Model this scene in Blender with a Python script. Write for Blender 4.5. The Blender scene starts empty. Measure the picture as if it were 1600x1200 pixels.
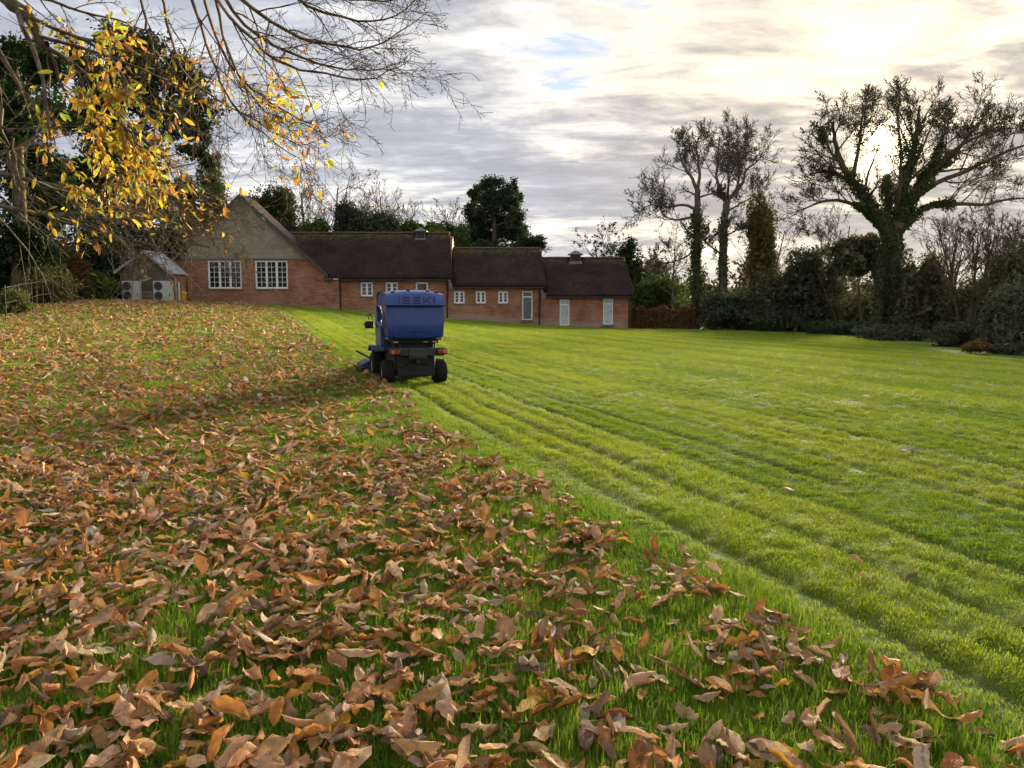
import bpy, bmesh, math, random
import numpy as np
from mathutils import Vector, Matrix

R = math.radians
S = bpy.context.scene
COL = S.collection

# ------------------------------------------------------------------ camera
PITCH = math.atan(0.1)
CAM_H = 1.55
cam = bpy.data.cameras.new('camera')
cam.lens = 27.0
cam.sensor_width = 36.0
cam.clip_start = 0.05
cam.clip_end = 3000
cam_o = bpy.data.objects.new('camera', cam)
COL.objects.link(cam_o)
cam_o.location = (0, 0, CAM_H)
cam_o.rotation_euler = (math.pi/2 - PITCH, 0, 0)
S.camera = cam_o

# ------------------------------------------------------------------ exposure
S.view_settings.view_transform = 'Standard'
S.view_settings.look = 'None'
S.view_settings.exposure = 2.45
S.view_settings.gamma = 1.0
S.view_settings.use_curve_mapping = False
S.render.engine = 'CYCLES'
S.cycles.use_denoising = True
S.cycles.max_bounces = 4
S.cycles.diffuse_bounces = 2
S.cycles.use_adaptive_sampling = True
S.cycles.adaptive_threshold = 0.04
S.cycles.glossy_bounces = 2
S.cycles.transmission_bounces = 4
S.cycles.transparent_max_bounces = 8
S.cycles.caustics_reflective = False
S.cycles.caustics_refractive = False

# ------------------------------------------------------------------ sky
SUN_AZ, SUN_EL = R(25.4), R(10.3)
SUN = Vector((math.sin(SUN_AZ)*math.cos(SUN_EL), math.cos(SUN_AZ)*math.cos(SUN_EL), math.sin(SUN_EL)))


class NT:
    """Small helper that strings shader nodes together."""
    def __init__(self, tree):
        self.t = tree
        tree.nodes.clear()

    def n(self, kind, **kw):
        nd = self.t.nodes.new(kind)
        for k, v in kw.items():
            setattr(nd, k, v)
        return nd

    def set(self, sock, v):
        if isinstance(v, bpy.types.NodeSocket):
            self.t.links.new(v, sock)
        else:
            if hasattr(sock.default_value, '__len__') and not hasattr(v, '__len__'):
                v = [v]*len(sock.default_value)
            if hasattr(v, '__len__') and len(sock.default_value) == 4 and len(v) == 3:
                v = (*v, 1)
            sock.default_value = v

    def math(self, op, a, b=0.0, c=0.0, clamp=False):
        nd = self.n('ShaderNodeMath', operation=op, use_clamp=clamp)
        for i, v in enumerate((a, b, c)):
            if i < len(nd.inputs):
                self.set(nd.inputs[i], v)
        return nd.outputs[0]

    def vmath(self, op, a, b=(0, 0, 0)):
        nd = self.n('ShaderNodeVectorMath', operation=op)
        self.set(nd.inputs[0], a)
        if op == 'SCALE':
            self.set(nd.inputs['Scale'], b)
        else:
            self.set(nd.inputs[1], b)
        return nd.outputs['Value'] if op in ('DOT_PRODUCT', 'LENGTH') else nd.outputs[0]

    def mix(self, f, a, b, blend='MIX'):
        nd = self.n('ShaderNodeMix', data_type='RGBA', blend_type=blend)
        self.set(nd.inputs[0], f)
        self.set(nd.inputs[6], a)
        self.set(nd.inputs[7], b)
        return nd.outputs[2]

    def ramp(self, v, lo, hi, a=0.0, b=1.0):
        nd = self.n('ShaderNodeMapRange', interpolation_type='SMOOTHSTEP')
        for i, x in enumerate((v, lo, hi, a, b)):
            self.set(nd.inputs[i], x)
        return nd.outputs[0]

    def noise(self, vec, scale, detail=4.0, rough=0.55, dist=0.0, color=False):
        nd = self.n('ShaderNodeTexNoise')
        if vec is not None:
            self.set(nd.inputs['Vector'], vec)
        nd.inputs['Scale'].default_value = scale
        nd.inputs['Detail'].default_value = detail
        nd.inputs['Roughness'].default_value = rough
        nd.inputs['Distortion'].default_value = dist
        return nd.outputs['Color' if color else 'Fac']

    def attr(self, name, kind='GEOMETRY'):
        return self.n('ShaderNodeAttribute', attribute_name=name, attribute_type=kind)

    def comb(self, x, y, z=0.0):
        nd = self.n('ShaderNodeCombineXYZ')
        for i, v in enumerate((x, y, z)):
            self.set(nd.inputs[i], v)
        return nd.outputs[0]

    def sep(self, v):
        nd = self.n('ShaderNodeSeparateXYZ')
        self.set(nd.inputs[0], v)
        return nd.outputs


world = bpy.data.worlds.new('World')
S.world = world
world.use_nodes = True
world.cycles.sampling_method = 'MANUAL'
world.cycles.sample_map_resolution = 512
w = NT(world.node_tree)
sky = w.n('ShaderNodeTexSky', sky_type='NISHITA', sun_disc=False, sun_elevation=SUN_EL, sun_rotation=SUN_AZ)
sky.air_density = 1.0
sky.dust_density = 0.6
sky.ozone_density = 2.0
dirv = w.n('ShaderNodeTexCoord').outputs['Generated']
dx, dy, dz = w.sep(dirv)
zc = w.math('ADD', w.math('MAXIMUM', dz, 0.0), 0.10)
P = w.comb(w.math('DIVIDE', dx, zc), w.math('DIVIDE', dy, zc), 0.0)
mp = w.n('ShaderNodeMapping')
w.set(mp.inputs['Vector'], P)
mp.inputs['Location'].default_value = (0.10, 4.72, 0.0)
mp.inputs['Rotation'].default_value = (0, 0, R(14))
mp.inputs['Scale'].default_value = (0.55, 1.0, 1.0)
Q = mp.outputs[0]
n1 = w.noise(Q, 0.80, 4.0, 0.50, 0.4)
n2 = w.noise(Q, 3.0, 6.0, 0.62, 0.5)
n3 = w.noise(Q, 8.0, 4.0, 0.62, 0.4)
cov = w.math('ADD', w.math('ADD', w.math('MULTIPLY', n1, 0.50), w.math('MULTIPLY', n2, 0.36)), w.math('MULTIPLY', n3, 0.14))
thick = w.ramp(cov, 0.40, 0.545)
gap = w.ramp(cov, 0.35, 0.415, 1.0, 0.0)
mu = w.math('MAXIMUM', w.vmath('DOT_PRODUCT', w.vmath('NORMALIZE', dirv), tuple(SUN)), 0.0)
g1 = w.math('POWER', mu, 14.0)
g2 = w.math('POWER', mu, 60.0)
g3 = w.math('POWER', mu, 3000.0)
# forward scattering of the low sun: thin cloud glows, thick cloud stays grey
thin = w.math('SUBTRACT', 1.0, w.math('MULTIPLY', thick, 0.85))
lift = w.math('ADD', w.math('ADD', 1.0, w.math('MULTIPLY', w.math('MULTIPLY', g1, thin), 0.15)),
              w.math('MULTIPLY', w.math('MULTIPLY', g2, thin), 0.40))
cream = w.mix(g1, (0.64, 0.625, 0.60), (0.62, 0.52, 0.37))
grey = w.mix(g1, (0.335, 0.35, 0.40), (0.36, 0.325, 0.295))
cloud = w.mix(thick, cream, grey)
cloud = w.vmath('SCALE', cloud, w.math('MULTIPLY', lift, w.ramp(w.math('ADD', w.math('MULTIPLY', n2, 0.6), w.math('MULTIPLY', n3, 0.4)), 0.34, 0.66, 1.18, 0.84)))
blue = w.mix(0.80, w.vmath('SCALE', sky.outputs[0], 0.12), (0.225, 0.345, 0.53))
col = w.mix(w.math('MULTIPLY', gap, 0.72), cloud, blue)
hor = w.ramp(dz, 0.0, 0.10, 0.70, 0.0)
col = w.mix(hor, col, w.mix(g1, (0.50, 0.56, 0.64), (0.66, 0.57, 0.44)))
col = w.vmath('ADD', col, w.vmath('SCALE', w.comb(1.0, 0.80, 0.50), w.math('MULTIPLY', g3, 4.0)))
SKY_GAIN = 1.70/(0.09*2**S.view_settings.exposure)
bg = w.n('ShaderNodeBackground')
w.set(bg.inputs['Color'], w.vmath('SCALE', col, SKY_GAIN))
bg.inputs['Strength'].default_value = 0.09
out = w.n('ShaderNodeOutputWorld')
world.node_tree.links.new(bg.outputs[0], out.inputs['Surface'])

# ------------------------------------------------------------------ sun
sun = bpy.data.lights.new('sun', 'SUN')
sun.energy = 4.7
sun.angle = R(14.0)
sun.color = (1.0, 0.86, 0.66)
sun_o = bpy.data.objects.new('sun', sun)
COL.objects.link(sun_o)
sun_o.location = SUN*200
sun_o.rotation_euler = SUN.to_track_quat('Z', 'Y').to_euler()

# ------------------------------------------------------------------ measuring helpers
CP, SP = math.cos(PITCH), math.sin(PITCH)


def sstep(a, b, t):
    t = np.clip((np.asarray(t, float) - a)/(b - a), 0, 1)
    return t*t*(3 - 2*t)


def H(x, y):
    """Height of the terrain: it climbs to the left and away, and sinks a little to the right."""
    return 1.85*sstep(9, -24, x)*sstep(8, 45, y) - 0.018*np.maximum(0, np.asarray(x, float) - 5)


def at(px, py, Y):
    """Point at distance Y in front of the camera that was measured at a place of the photograph."""
    xc, yc = (px - 800)/1200, (600 - py)/1200
    d = (xc, CP + yc*SP, -SP + yc*CP)
    t = Y/d[1]
    return Vector((d[0]*t, Y, CAM_H + d[2]*t))


def ground(px, py):
    xc, yc = (px - 800)/1200, (600 - py)/1200
    d = (xc, CP + yc*SP, -SP + yc*CP)
    t = 1.0
    for i in range(9000):
        if CAM_H + d[2]*t < H(d[0]*t, d[1]*t):
            break
        t += 0.01
    return Vector((d[0]*t, d[1]*t, float(H(d[0]*t, d[1]*t))))


def project(p):
    """numpy points (N,3) -> photograph pixel positions."""
    v = p - np.array([0, 0, CAM_H])
    f = v[:, 1]*CP - v[:, 2]*SP
    u = v[:, 1]*SP + v[:, 2]*CP
    return 800 + 1200*v[:, 0]/f, 600 - 1200*u/f


EDGE = np.array([(1.86, 2.0), (1.80, 2.52), (1.66, 2.95), (1.45, 3.4), (1.15, 4.33), (.97, 4.73), (.28, 6.56), (-.59, 8.79), (-1.54, 12.25),
                 (-2.80, 15.95), (-4.63, 21.35), (-8.19, 30.78), (-11.92, 39.91), (-19.5, 58)])


def edge_x(y):
    """Border between the leaf litter and the mown lawn."""
    y = np.asarray(y, float)
    x = np.interp(y, EDGE[:, 1], EDGE[:, 0])
    return np.where(y < 2.0, 1.86 + (2.0 - y)*0.2, np.where(y > 58, -19.5 - (y - 58)*0.42, x))


STRIP = np.polyfit(EDGE[1:, 1], EDGE[1:, 0], 3)


def strip_x(y):
    """Smooth line that the mowing passes run parallel to."""
    y = np.asarray(y, float)
    return np.polyval(STRIP, y)


def wav(x, y, seed, f=1.0):
    """Cheap smooth 2-D noise, about -1..1."""
    r = np.random.RandomState(seed)
    o = 0.0
    for k in range(7):
        a = r.uniform(0, 2*math.pi)
        fr = f*r.uniform(0.5, 2.0)
        o = o + np.sin((x*math.cos(a) + y*math.sin(a))*fr + r.uniform(0, 6.28) + 0.8*np.sin((x*math.sin(a) - y*math.cos(a))*fr*0.7 + r.uniform(0, 6.28)))
    return o/3.2


PASS_W = 1.36


def lawn_relief(x, y):
    """Relief of the mown lawn: wheel tracks and ridges of clippings. Returns height, groove 0..1."""
    s = (np.asarray(x) - strip_x(y))*0.95 - 0.36 + 0.05*wav(x, y, 3, 0.5)
    q = s/PASS_W
    fr = q - np.floor(q)
    idx = np.floor(q)
    dash = 0.55 + 0.45*wav(s*0.9, np.asarray(y)*0.45, 5, 1.6)
    dash2 = 0.5 + 0.5*wav(s*1.1, np.asarray(y)*0.5, 8, 1.7)

    def gs(c, wd):
        d = np.abs(fr - c)
        d = np.minimum(d, 1 - d)
        return np.exp(-(d/wd)**2)
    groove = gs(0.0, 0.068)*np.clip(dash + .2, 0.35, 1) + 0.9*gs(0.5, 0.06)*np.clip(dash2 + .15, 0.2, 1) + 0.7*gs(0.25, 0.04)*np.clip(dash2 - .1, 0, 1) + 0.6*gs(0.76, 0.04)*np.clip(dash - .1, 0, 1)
    ridge = gs(0.90, 0.055)*np.clip(dash, 0.2, 1) + 0.7*gs(0.57, 0.05)*np.clip(dash2, 0, 1)
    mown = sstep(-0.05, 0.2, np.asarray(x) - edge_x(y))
    return (0.018*ridge - 0.050*groove)*mown, np.clip(groove, 0, 1)*mown, np.clip(ridge, 0, 1)*mown, mown, idx


def litter(x, y):
    """How thickly the fallen leaves lie, 0..1."""
    x = np.asarray(x, float)
    y = np.asarray(y, float)
    n = 0.50*wav(x, y, 11, 3.6) + 0.30*wav(x, y*0.6, 12, 1.3) + 0.50*wav(x, y, 13, 8.5)
    off = edge_x(y) - x
    base = 0.47 + 0.19*sstep(0.0, 2.6, off)
    base = base + 0.42*sstep(1.0, 3.2, off)*sstep(12, 5, y)
    base = base + 0.04*sstep(6, 12, y)*sstep(21, 15, y) + 0.28*sstep(19, 23, y)*sstep(-3, -8, x)
    base = base - 0.06*sstep(32, 42, y)
    d = sstep(0.0, 0.85, base + 0.40*n)
    return d*sstep(-0.02, 0.10, off + 0.10*wav(x, y, 14, 7.0))


# ------------------------------------------------------------------ mesh helpers
WL = {}       # world location of objects that parent others


def tag(o, label=None, cat=None, group=None, kind=None):
    if label:
        o['label'] = label
    if cat:
        o['category'] = cat
    if group:
        o['group'] = group
    if kind:
        o['kind'] = kind
    return o


def empty(name, loc, rz=0.0, label=None, cat=None, group=None):
    o = bpy.data.objects.new(name, None)
    o.empty_display_size = 0.3
    COL.objects.link(o)
    o.location = loc
    o.rotation_euler = (0, 0, rz)
    WL[o] = Vector(loc)
    return tag(o, label, cat, group)


def link(name, me, parent=None, loc=(0, 0, 0)):
    o = bpy.data.objects.new(name, me)
    COL.objects.link(o)
    if parent is not None:
        o.parent = parent
    o.location = loc
    WL[o] = (WL.get(parent, Vector((0, 0, 0))) if parent is not None else Vector((0, 0, 0))) + Vector(loc)
    return o


def np_mesh(name, V, F, mat=None, smooth=False, attrs=None):
    """Mesh from numpy arrays; F is (M,3) or (M,4) or a list of such arrays."""
    me = bpy.data.meshes.new(name)
    Fs = [f for f in (F if isinstance(F, list) else [F]) if len(f)]
    V = np.ascontiguousarray(V, dtype=np.float32)
    me.vertices.add(len(V))
    me.vertices.foreach_set('co', V.ravel())
    loops = np.concatenate([f.ravel() for f in Fs]).astype(np.int32)
    tot = np.concatenate([np.full(len(f), f.shape[1]) for f in Fs]).astype(np.int32)
    start = np.concatenate([[0], np.cumsum(tot)[:-1]]).astype(np.int32)
    me.loops.add(len(loops))
    me.loops.foreach_set('vertex_index', loops)
    me.polygons.add(len(tot))
    me.polygons.foreach_set('loop_start', start)
    me.polygons.foreach_set('loop_total', tot)
    if smooth:
        me.polygons.foreach_set('use_smooth', np.ones(len(tot), bool))
    for k, a in (attrs or {}).items():
        a = np.asarray(a, np.float32)
        if a.ndim == 1:
            at_ = me.attributes.new(k, 'FLOAT', 'POINT')
            at_.data.foreach_set('value', a)
        elif a.shape[1] == 2:
            at_ = me.attributes.new(k, 'FLOAT2', 'POINT')
            at_.data.foreach_set('vector', a.ravel())
        elif a.shape[1] == 3:
            at_ = me.attributes.new(k, 'FLOAT_VECTOR', 'POINT')
            at_.data.foreach_set('vector', a.ravel())
    me.update(calc_edges=True)
    if mat is not None:
        me.materials.append(mat)
    return me


class MB:
    """Collects boxes, prisms and tubes; build() links them as ONE mesh object."""
    def __init__(self):
        self.v, self.f = [], []

    def add(self, vs, fs):
        b = len(self.v)
        self.v += [Vector(q) for q in vs]
        self.f += [tuple(i + b for i in f) for f in fs]
        return self

    def box(self, x0, x1, y0, y1, z0, z1):
        return self.add([(x0, y0, z0), (x1, y0, z0), (x1, y1, z0), (x0, y1, z0), (x0, y0, z1), (x1, y0, z1), (x1, y1, z1), (x0, y1, z1)],
                        [(0, 3, 2, 1), (4, 5, 6, 7), (0, 1, 5, 4), (1, 2, 6, 5), (2, 3, 7, 6), (3, 0, 4, 7)])

    def prism(self, poly, axis, a, b):
        """Polygon in the plane across `axis`, swept from a to b."""
        n = len(poly)

        def pt(q, c):
            return {'x': (c, q[0], q[1]), 'y': (q[0], c, q[1]), 'z': (q[0], q[1], c)}[axis]
        vs = [pt(q, a) for q in poly] + [pt(q, b) for q in poly]
        fs = [tuple(range(n))[::-1], tuple(range(n, 2*n))] + [(i, (i + 1) % n, (i + 1) % n + n, i + n) for i in range(n)]
        return self.add(vs, fs)

    def tube(self, p0, p1, r0, r1=None, k=8):
        r1 = r0 if r1 is None else r1
        p0, p1 = Vector(p0), Vector(p1)
        d = (p1 - p0).normalized()
        a = d.cross(Vector((0, 0, 1)) if abs(d.z) < 0.9 else Vector((1, 0, 0))).normalized()
        b = d.cross(a)
        vs = []
        for p, r in ((p0, r0), (p1, r1)):
            for i in range(k):
                t = 2*math.pi*i/k
                vs.append(p + a*math.cos(t)*r + b*math.sin(t)*r)
        fs = [(i, (i + 1) % k, (i + 1) % k + k, i + k) for i in range(k)] + [tuple(range(k))[::-1], tuple(range(k, 2*k))]
        return self.add(vs, fs)

    def lathe(self, prof, origin, axis='x', k=20):
        """prof: list of (distance along axis, radius)."""
        vs, fs = [], []
        n = len(prof)
        for i in range(k):
            t = 2*math.pi*i/k
            for a, r in prof:
                c, s = r*math.cos(t), r*math.sin(t)
                q = {'x': (a, c, s), 'y': (c, a, s), 'z': (c, s, a)}[axis]
                vs.append(Vector(origin) + Vector(q))
        for i in range(k):
            j = (i + 1) % k
            for m in range(n - 1):
                fs.append((i*n + m, i*n + m + 1, j*n + m + 1, j*n + m))
        return self.add(vs, fs)

    def build(self, name, mat, parent=None, local=False, bevel=0.0, smooth=False, seg=2):
        off = Vector((0, 0, 0)) if (local or parent is None) else WL[parent]
        me = bpy.data.meshes.new(name)
        me.from_pydata([q - off for q in self.v], [], self.f)
        bm = bmesh.new()
        bm.from_mesh(me)
        bmesh.ops.recalc_face_normals(bm, faces=bm.faces)
        if bevel > 0:
            es = [e for e in bm.edges if len(e.link_faces) == 2 and e.calc_face_angle(0) > R(25)]
            bmesh.ops.bevel(bm, geom=es, offset=bevel, segments=seg, profile=0.5, affect='EDGES', clamp_overlap=True)
        bm.to_mesh(me)
        bm.free()
        if smooth:
            for p_ in me.polygons:
                p_.use_smooth = True
            try:
                me.set_sharp_from_angle(angle=R(38))
            except Exception:
                pass
        me.materials.append(mat)
        return link(name, me, parent)


# ------------------------------------------------------------------ materials
MATS = {}


def material(name):
    m = bpy.data.materials.new(name)
    m.use_nodes = True
    t = NT(m.node_tree)
    o = t.n('ShaderNodeOutputMaterial')
    MATS[name] = m
    return m, t, o


def principled(t, o, color, rough=0.6, spec=0.3, metal=0.0, normal=None, coat=0.0):
    b = t.n('ShaderNodeBsdfPrincipled')
    t.set(b.inputs['Base Color'], color)
    t.set(b.inputs['Roughness'], rough)
    t.set(b.inputs['Specular IOR Level'], spec)
    t.set(b.inputs['Metallic'], metal)
    t.set(b.inputs['Coat Weight'], coat)
    if normal is not None:
        t.t.links.new(normal, b.inputs['Normal'])
    if o is not None:
        t.t.links.new(b.outputs[0], o.inputs['Surface'])
    return b


def bump(t, h, strength=0.3, dist=0.02):
    b = t.n('ShaderNodeBump')
    b.inputs['Strength'].default_value = strength
    b.inputs['Distance'].default_value = dist
    t.t.links.new(h, b.inputs['Height'])
    return b.outputs[0]


def plain(name, color, rough=0.6, spec=0.3, metal=0.0, var=0.18, scale=6.0, coat=0.0):
    m, t, o = material(name)
    pos = t.n('ShaderNodeTexCoord').outputs['Object']
    n = t.noise(pos, scale, 5.0, 0.6)
    c = t.mix(n, [x*(1 - var) for x in color], [min(1, x*(1 + var)) for x in color])
    r = t.math('ADD', t.math('MULTIPLY', t.noise(pos, scale*2.3, 3.0), 0.25), rough - 0.125)
    principled(t, o, c, r, spec, metal, coat=coat)
    return m


def leafy(name, trans=0.35, rough=0.5, spec=0.25, veins=False, gain=1.0, tr_gain=1.0):
    """Leaf surface: colour from the leaf's own 'tint', light shining through it."""
    m, t, o = material(name)
    tint = t.attr('tint').outputs['Vector']
    pos = t.n('ShaderNodeNewGeometry').outputs['Position']
    c = tint
    nrm = None
    if veins:
        uv = t.sep(t.attr('luv').outputs['Vector'])
        au = t.math('ABSOLUTE', uv[0])
        ph = t.math('MULTIPLY', t.math('SUBTRACT', t.math('MULTIPLY', uv[1], 16.0), t.math('MULTIPLY', au, 2.6)), 2*math.pi)
        vein = t.math('POWER', t.math('ADD', t.math('MULTIPLY', t.math('COSINE', ph), 0.5), 0.5), 5.0)
        rib = t.ramp(au, 0.0, 0.10, 1.0, 0.0)
        line = t.math('MAXIMUM', t.math('MULTIPLY', vein, 0.7), rib)
        blot = t.noise(pos, 34.0, 5.0, 0.65)
        c = t.mix(t.ramp(blot, 0.35, 0.72), t.vmath('SCALE', c, 0.72), t.vmath('SCALE', c, 1.22))
        back = t.n('ShaderNodeNewGeometry').outputs['Backfacing']
        c = t.mix(t.math('MULTIPLY', back, 0.75), c, t.vmath('ADD', t.vmath('SCALE', c, 0.62), (0.135, 0.080, 0.042)))
        spots = t.ramp(t.noise(pos, 120.0, 2.0), 0.62, 0.72, 0.0, 0.55)
        c = t.mix(spots, c, t.vmath('MULTIPLY', c, (0.42, 0.34, 0.30)))
        c = t.mix(t.math('MULTIPLY', line, 0.45), c, t.vmath('ADD', t.vmath('SCALE', c, 0.7), (0.14, 0.08, 0.04)))
        nrm = bump(t, t.math('ADD', line, t.math('MULTIPLY', blot, 0.8)), 0.55, 0.004)
    else:
        n = t.noise(pos, 1.3, 3.0)
        c = t.mix(n, t.vmath('SCALE', c, 0.75), t.vmath('SCALE', c, 1.25))
    if gain != 1.0:
        c = t.vmath('SCALE', c, gain)
    b = principled(t, None, c, rough, spec, normal=nrm)
    tr = t.n('ShaderNodeBsdfTranslucent')
    t.set(tr.inputs['Color'], t.vmath('SCALE', c, tr_gain))
    mx = t.n('ShaderNodeMixShader')
    mx.inputs[0].default_value = trans
    t.t.links.new(b.outputs[0], mx.inputs[1])
    t.t.links.new(tr.outputs[0], mx.inputs[2])
    t.t.links.new(mx.outputs[0], o.inputs['Surface'])
    return m


def m_ground():
    m, t, o = material('lawn_turf')
    pos = t.n('ShaderNodeNewGeometry').outputs['Position']
    gr = t.attr('groove').outputs['Fac']
    rd = t.attr('ridge').outputs['Fac']
    mown = t.attr('mown').outputs['Fac']  # mown mask, with the light and dark of alternate passes painted in
    lit = t.attr('litter').outputs['Fac']
    big = t.noise(pos, 0.22, 4.0, 0.6)
    mid = t.noise(pos, 2.2, 5.0, 0.6)
    fine = t.noise(pos, 28.0, 4.0, 0.7)
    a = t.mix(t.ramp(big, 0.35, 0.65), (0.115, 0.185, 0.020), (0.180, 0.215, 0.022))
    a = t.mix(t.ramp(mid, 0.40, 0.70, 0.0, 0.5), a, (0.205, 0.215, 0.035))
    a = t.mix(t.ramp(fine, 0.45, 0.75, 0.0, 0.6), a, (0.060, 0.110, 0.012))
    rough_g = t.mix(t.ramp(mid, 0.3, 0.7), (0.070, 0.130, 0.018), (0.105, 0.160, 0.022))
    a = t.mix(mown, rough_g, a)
    a = t.mix(t.math('MULTIPLY', gr, 0.95), a, (0.026, 0.034, 0.011))  # dark tracks: brown clippings, plus the groove's shade put into the colour
    a = t.mix(t.math('MULTIPLY', rd, 0.6), a, (0.240, 0.280, 0.070))
    dead = t.mix(t.ramp(t.noise(pos, 7.0, 4.0), 0.35, 0.65), (0.085, 0.045, 0.020), (0.20, 0.115, 0.055))
    a = t.mix(t.math('MULTIPLY', t.ramp(lit, 0.35, 0.95), 0.75), a, dead)
    h = t.math('ADD', t.math('MULTIPLY', fine, 0.6), mid)
    principled(t, o, a, 0.85, 0.1, normal=bump(t, h, 0.8, 0.05))
    return m


def m_grass():
    m, t, o = material('grass_blade')
    pos = t.n('ShaderNodeNewGeometry').outputs['Position']
    v = t.attr('bv').outputs['Fac']          # 0 root .. 1 tip
    rnd = t.attr('brnd').outputs['Fac']
    ins = t.sep(t.attr('ginfo', 'INSTANCER').outputs['Vector'])   # mown (with painted pass sheen), groove, ridge
    big = t.noise(pos, 0.35, 4.0, 0.6)
    mid = t.noise(pos, 2.6, 3.0, 0.6)
    mix_ = t.math('ADD', t.math('MULTIPLY', big, 0.6), t.math('MULTIPLY', mid, 0.4))
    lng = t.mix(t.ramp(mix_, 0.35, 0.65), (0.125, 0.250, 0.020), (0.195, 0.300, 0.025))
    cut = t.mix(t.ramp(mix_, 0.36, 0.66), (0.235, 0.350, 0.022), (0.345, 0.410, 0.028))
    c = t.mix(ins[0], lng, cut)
    c = t.mix(t.math('MULTIPLY', ins[2], 0.8), c, (0.360, 0.440, 0.170))
    c = t.mix(t.math('MULTIPLY', ins[1], 0.95), c, (0.026, 0.044, 0.010))  # blades in the tracks: clippings and painted shade darken the colour
    c = t.mix(t.ramp(rnd, 0.85, 0.97), c, (0.32, 0.28, 0.10))
    c = t.mix(t.ramp(rnd, 0.0, 0.5, 0.35, 0.0), c, (0.045, 0.120, 0.012))
    b = principled(t, None, c, 0.58, 0.18)
    tr = t.n('ShaderNodeBsdfTranslucent')
    t.set(tr.inputs['Color'], t.vmath('MULTIPLY', c, (1.35, 1.25, 0.7)))
    mx = t.n('ShaderNodeMixShader')
    mx.inputs[0].default_value = 0.45
    t.t.links.new(b.outputs[0], mx.inputs[1])
    t.t.links.new(tr.outputs[0], mx.inputs[2])
    t.t.links.new(mx.outputs[0], o.inputs['Surface'])
    return m


def wallcoord(t):
    x, y, z = t.sep(t.n('ShaderNodeNewGeometry').outputs['Position'])
    return t.comb(t.math('ADD', x, t.math('MULTIPLY', y, 1.0)), z, 0.0)


def m_brick(name, c1, c2, stain=1.0):
    m, t, o = material(name)
    pos = t.n('ShaderNodeNewGeometry').outputs['Position']
    br = t.n('ShaderNodeTexBrick')
    t.set(br.inputs['Vector'], wallcoord(t))
    br.inputs['Scale'].default_value = 1.0
    br.inputs['Brick Width'].default_value = 0.235
    br.inputs['Row Height'].default_value = 0.078
    br.inputs['Mortar Size'].default_value = 0.008
    br.inputs['Bias'].default_value = 0.0
    t.set(br.inputs['Color1'], c1)
    t.set(br.inputs['Color2'], c2)
    t.set(br.inputs['Mortar'], (0.36, 0.27, 0.20))
    n = t.noise(pos, 0.8, 6.0, 0.65)
    crs = t.noise(t.comb(t.math('MULTIPLY', t.sep(pos)[0], 0.55), t.math('MULTIPLY', t.sep(pos)[2], 4.5), 0.0), 1.6, 5.0, 0.7)
    n = t.math('ADD', t.math('MULTIPLY', n, 0.5), t.math('MULTIPLY', crs, 0.5))
    c = t.mix(t.ramp(n, 0.36, 0.64), t.vmath('MULTIPLY', br.outputs['Color'], (0.55, 0.52, 0.52)), t.vmath('MULTIPLY', br.outputs['Color'], (1.12, 1.10, 1.05)))
    # pale efflorescence and green damp low on the wall
    px_, py_, pz_ = t.sep(pos)
    gz = t.math('ADD', 0.75, t.math('MULTIPLY', px_, -0.05))
    low = t.math('ADD', t.math('SUBTRACT', gz, pz_), t.math('MULTIPLY', n, 0.9))
    c = t.mix(t.ramp(low, 0.1, 0.7, 0.0, 0.55*stain), c, (0.34, 0.31, 0.25))
    c = t.mix(t.ramp(t.noise(pos, 1.7, 5.0, 0.7), 0.60, 0.75, 0.0, 0.35), c, (0.42, 0.35, 0.29))
    principled(t, o, c, 0.88, 0.15, normal=bump(t, br.outputs['Fac'], -0.25, 0.01))
    return m


def m_tiles():
    m, t, o = material('clay_roof_tiles')
    x, y, z = t.sep(t.n('ShaderNodeNewGeometry').outputs['Position'])
    pos = t.n('ShaderNodeNewGeometry').outputs['Position']
    br = t.n('ShaderNodeTexBrick')
    t.set(br.inputs['Vector'], t.comb(x, t.math('MULTIPLY', z, 1.5), 0.0))
    br.inputs['Scale'].default_value = 1.0
    br.inputs['Brick Width'].default_value = 0.18
    br.inputs['Row Height'].default_value = 0.12
    br.inputs['Mortar Size'].default_value = 0.010
    t.set(br.inputs['Color1'], (0.034, 0.025, 0.023))
    t.set(br.inputs['Color2'], (0.050, 0.036, 0.033))
    t.set(br.inputs['Mortar'], (0.030, 0.022, 0.021))
    n = t.noise(pos, 0.7, 6.0, 0.65)
    n2 = t.noise(pos, 2.9, 6.0, 0.7)
    c = t.mix(t.ramp(n, 0.35, 0.68), t.vmath('MULTIPLY', br.outputs['Color'], (0.72, 0.74, 0.80)), t.vmath('MULTIPLY', br.outputs['Color'], (1.25, 1.12, 1.0)))
    c = t.mix(t.ramp(n2, 0.58, 0.74, 0.0, 0.45), c, (0.075, 0.060, 0.034))
    # moss and lichen that spread down from the ridge
    mo = t.math('ADD', t.attr('ridge').outputs['Fac'], t.math('MULTIPLY', t.math('SUBTRACT', n2, 0.5), 0.8))
    c = t.mix(t.ramp(mo, 0.80, 1.10, 0.0, 0.7), c, (0.150, 0.105, 0.035))
    principled(t, o, c, 0.95, 0.03, normal=bump(t, br.outputs['Fac'], -0.4, 0.02))
    return m


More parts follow.
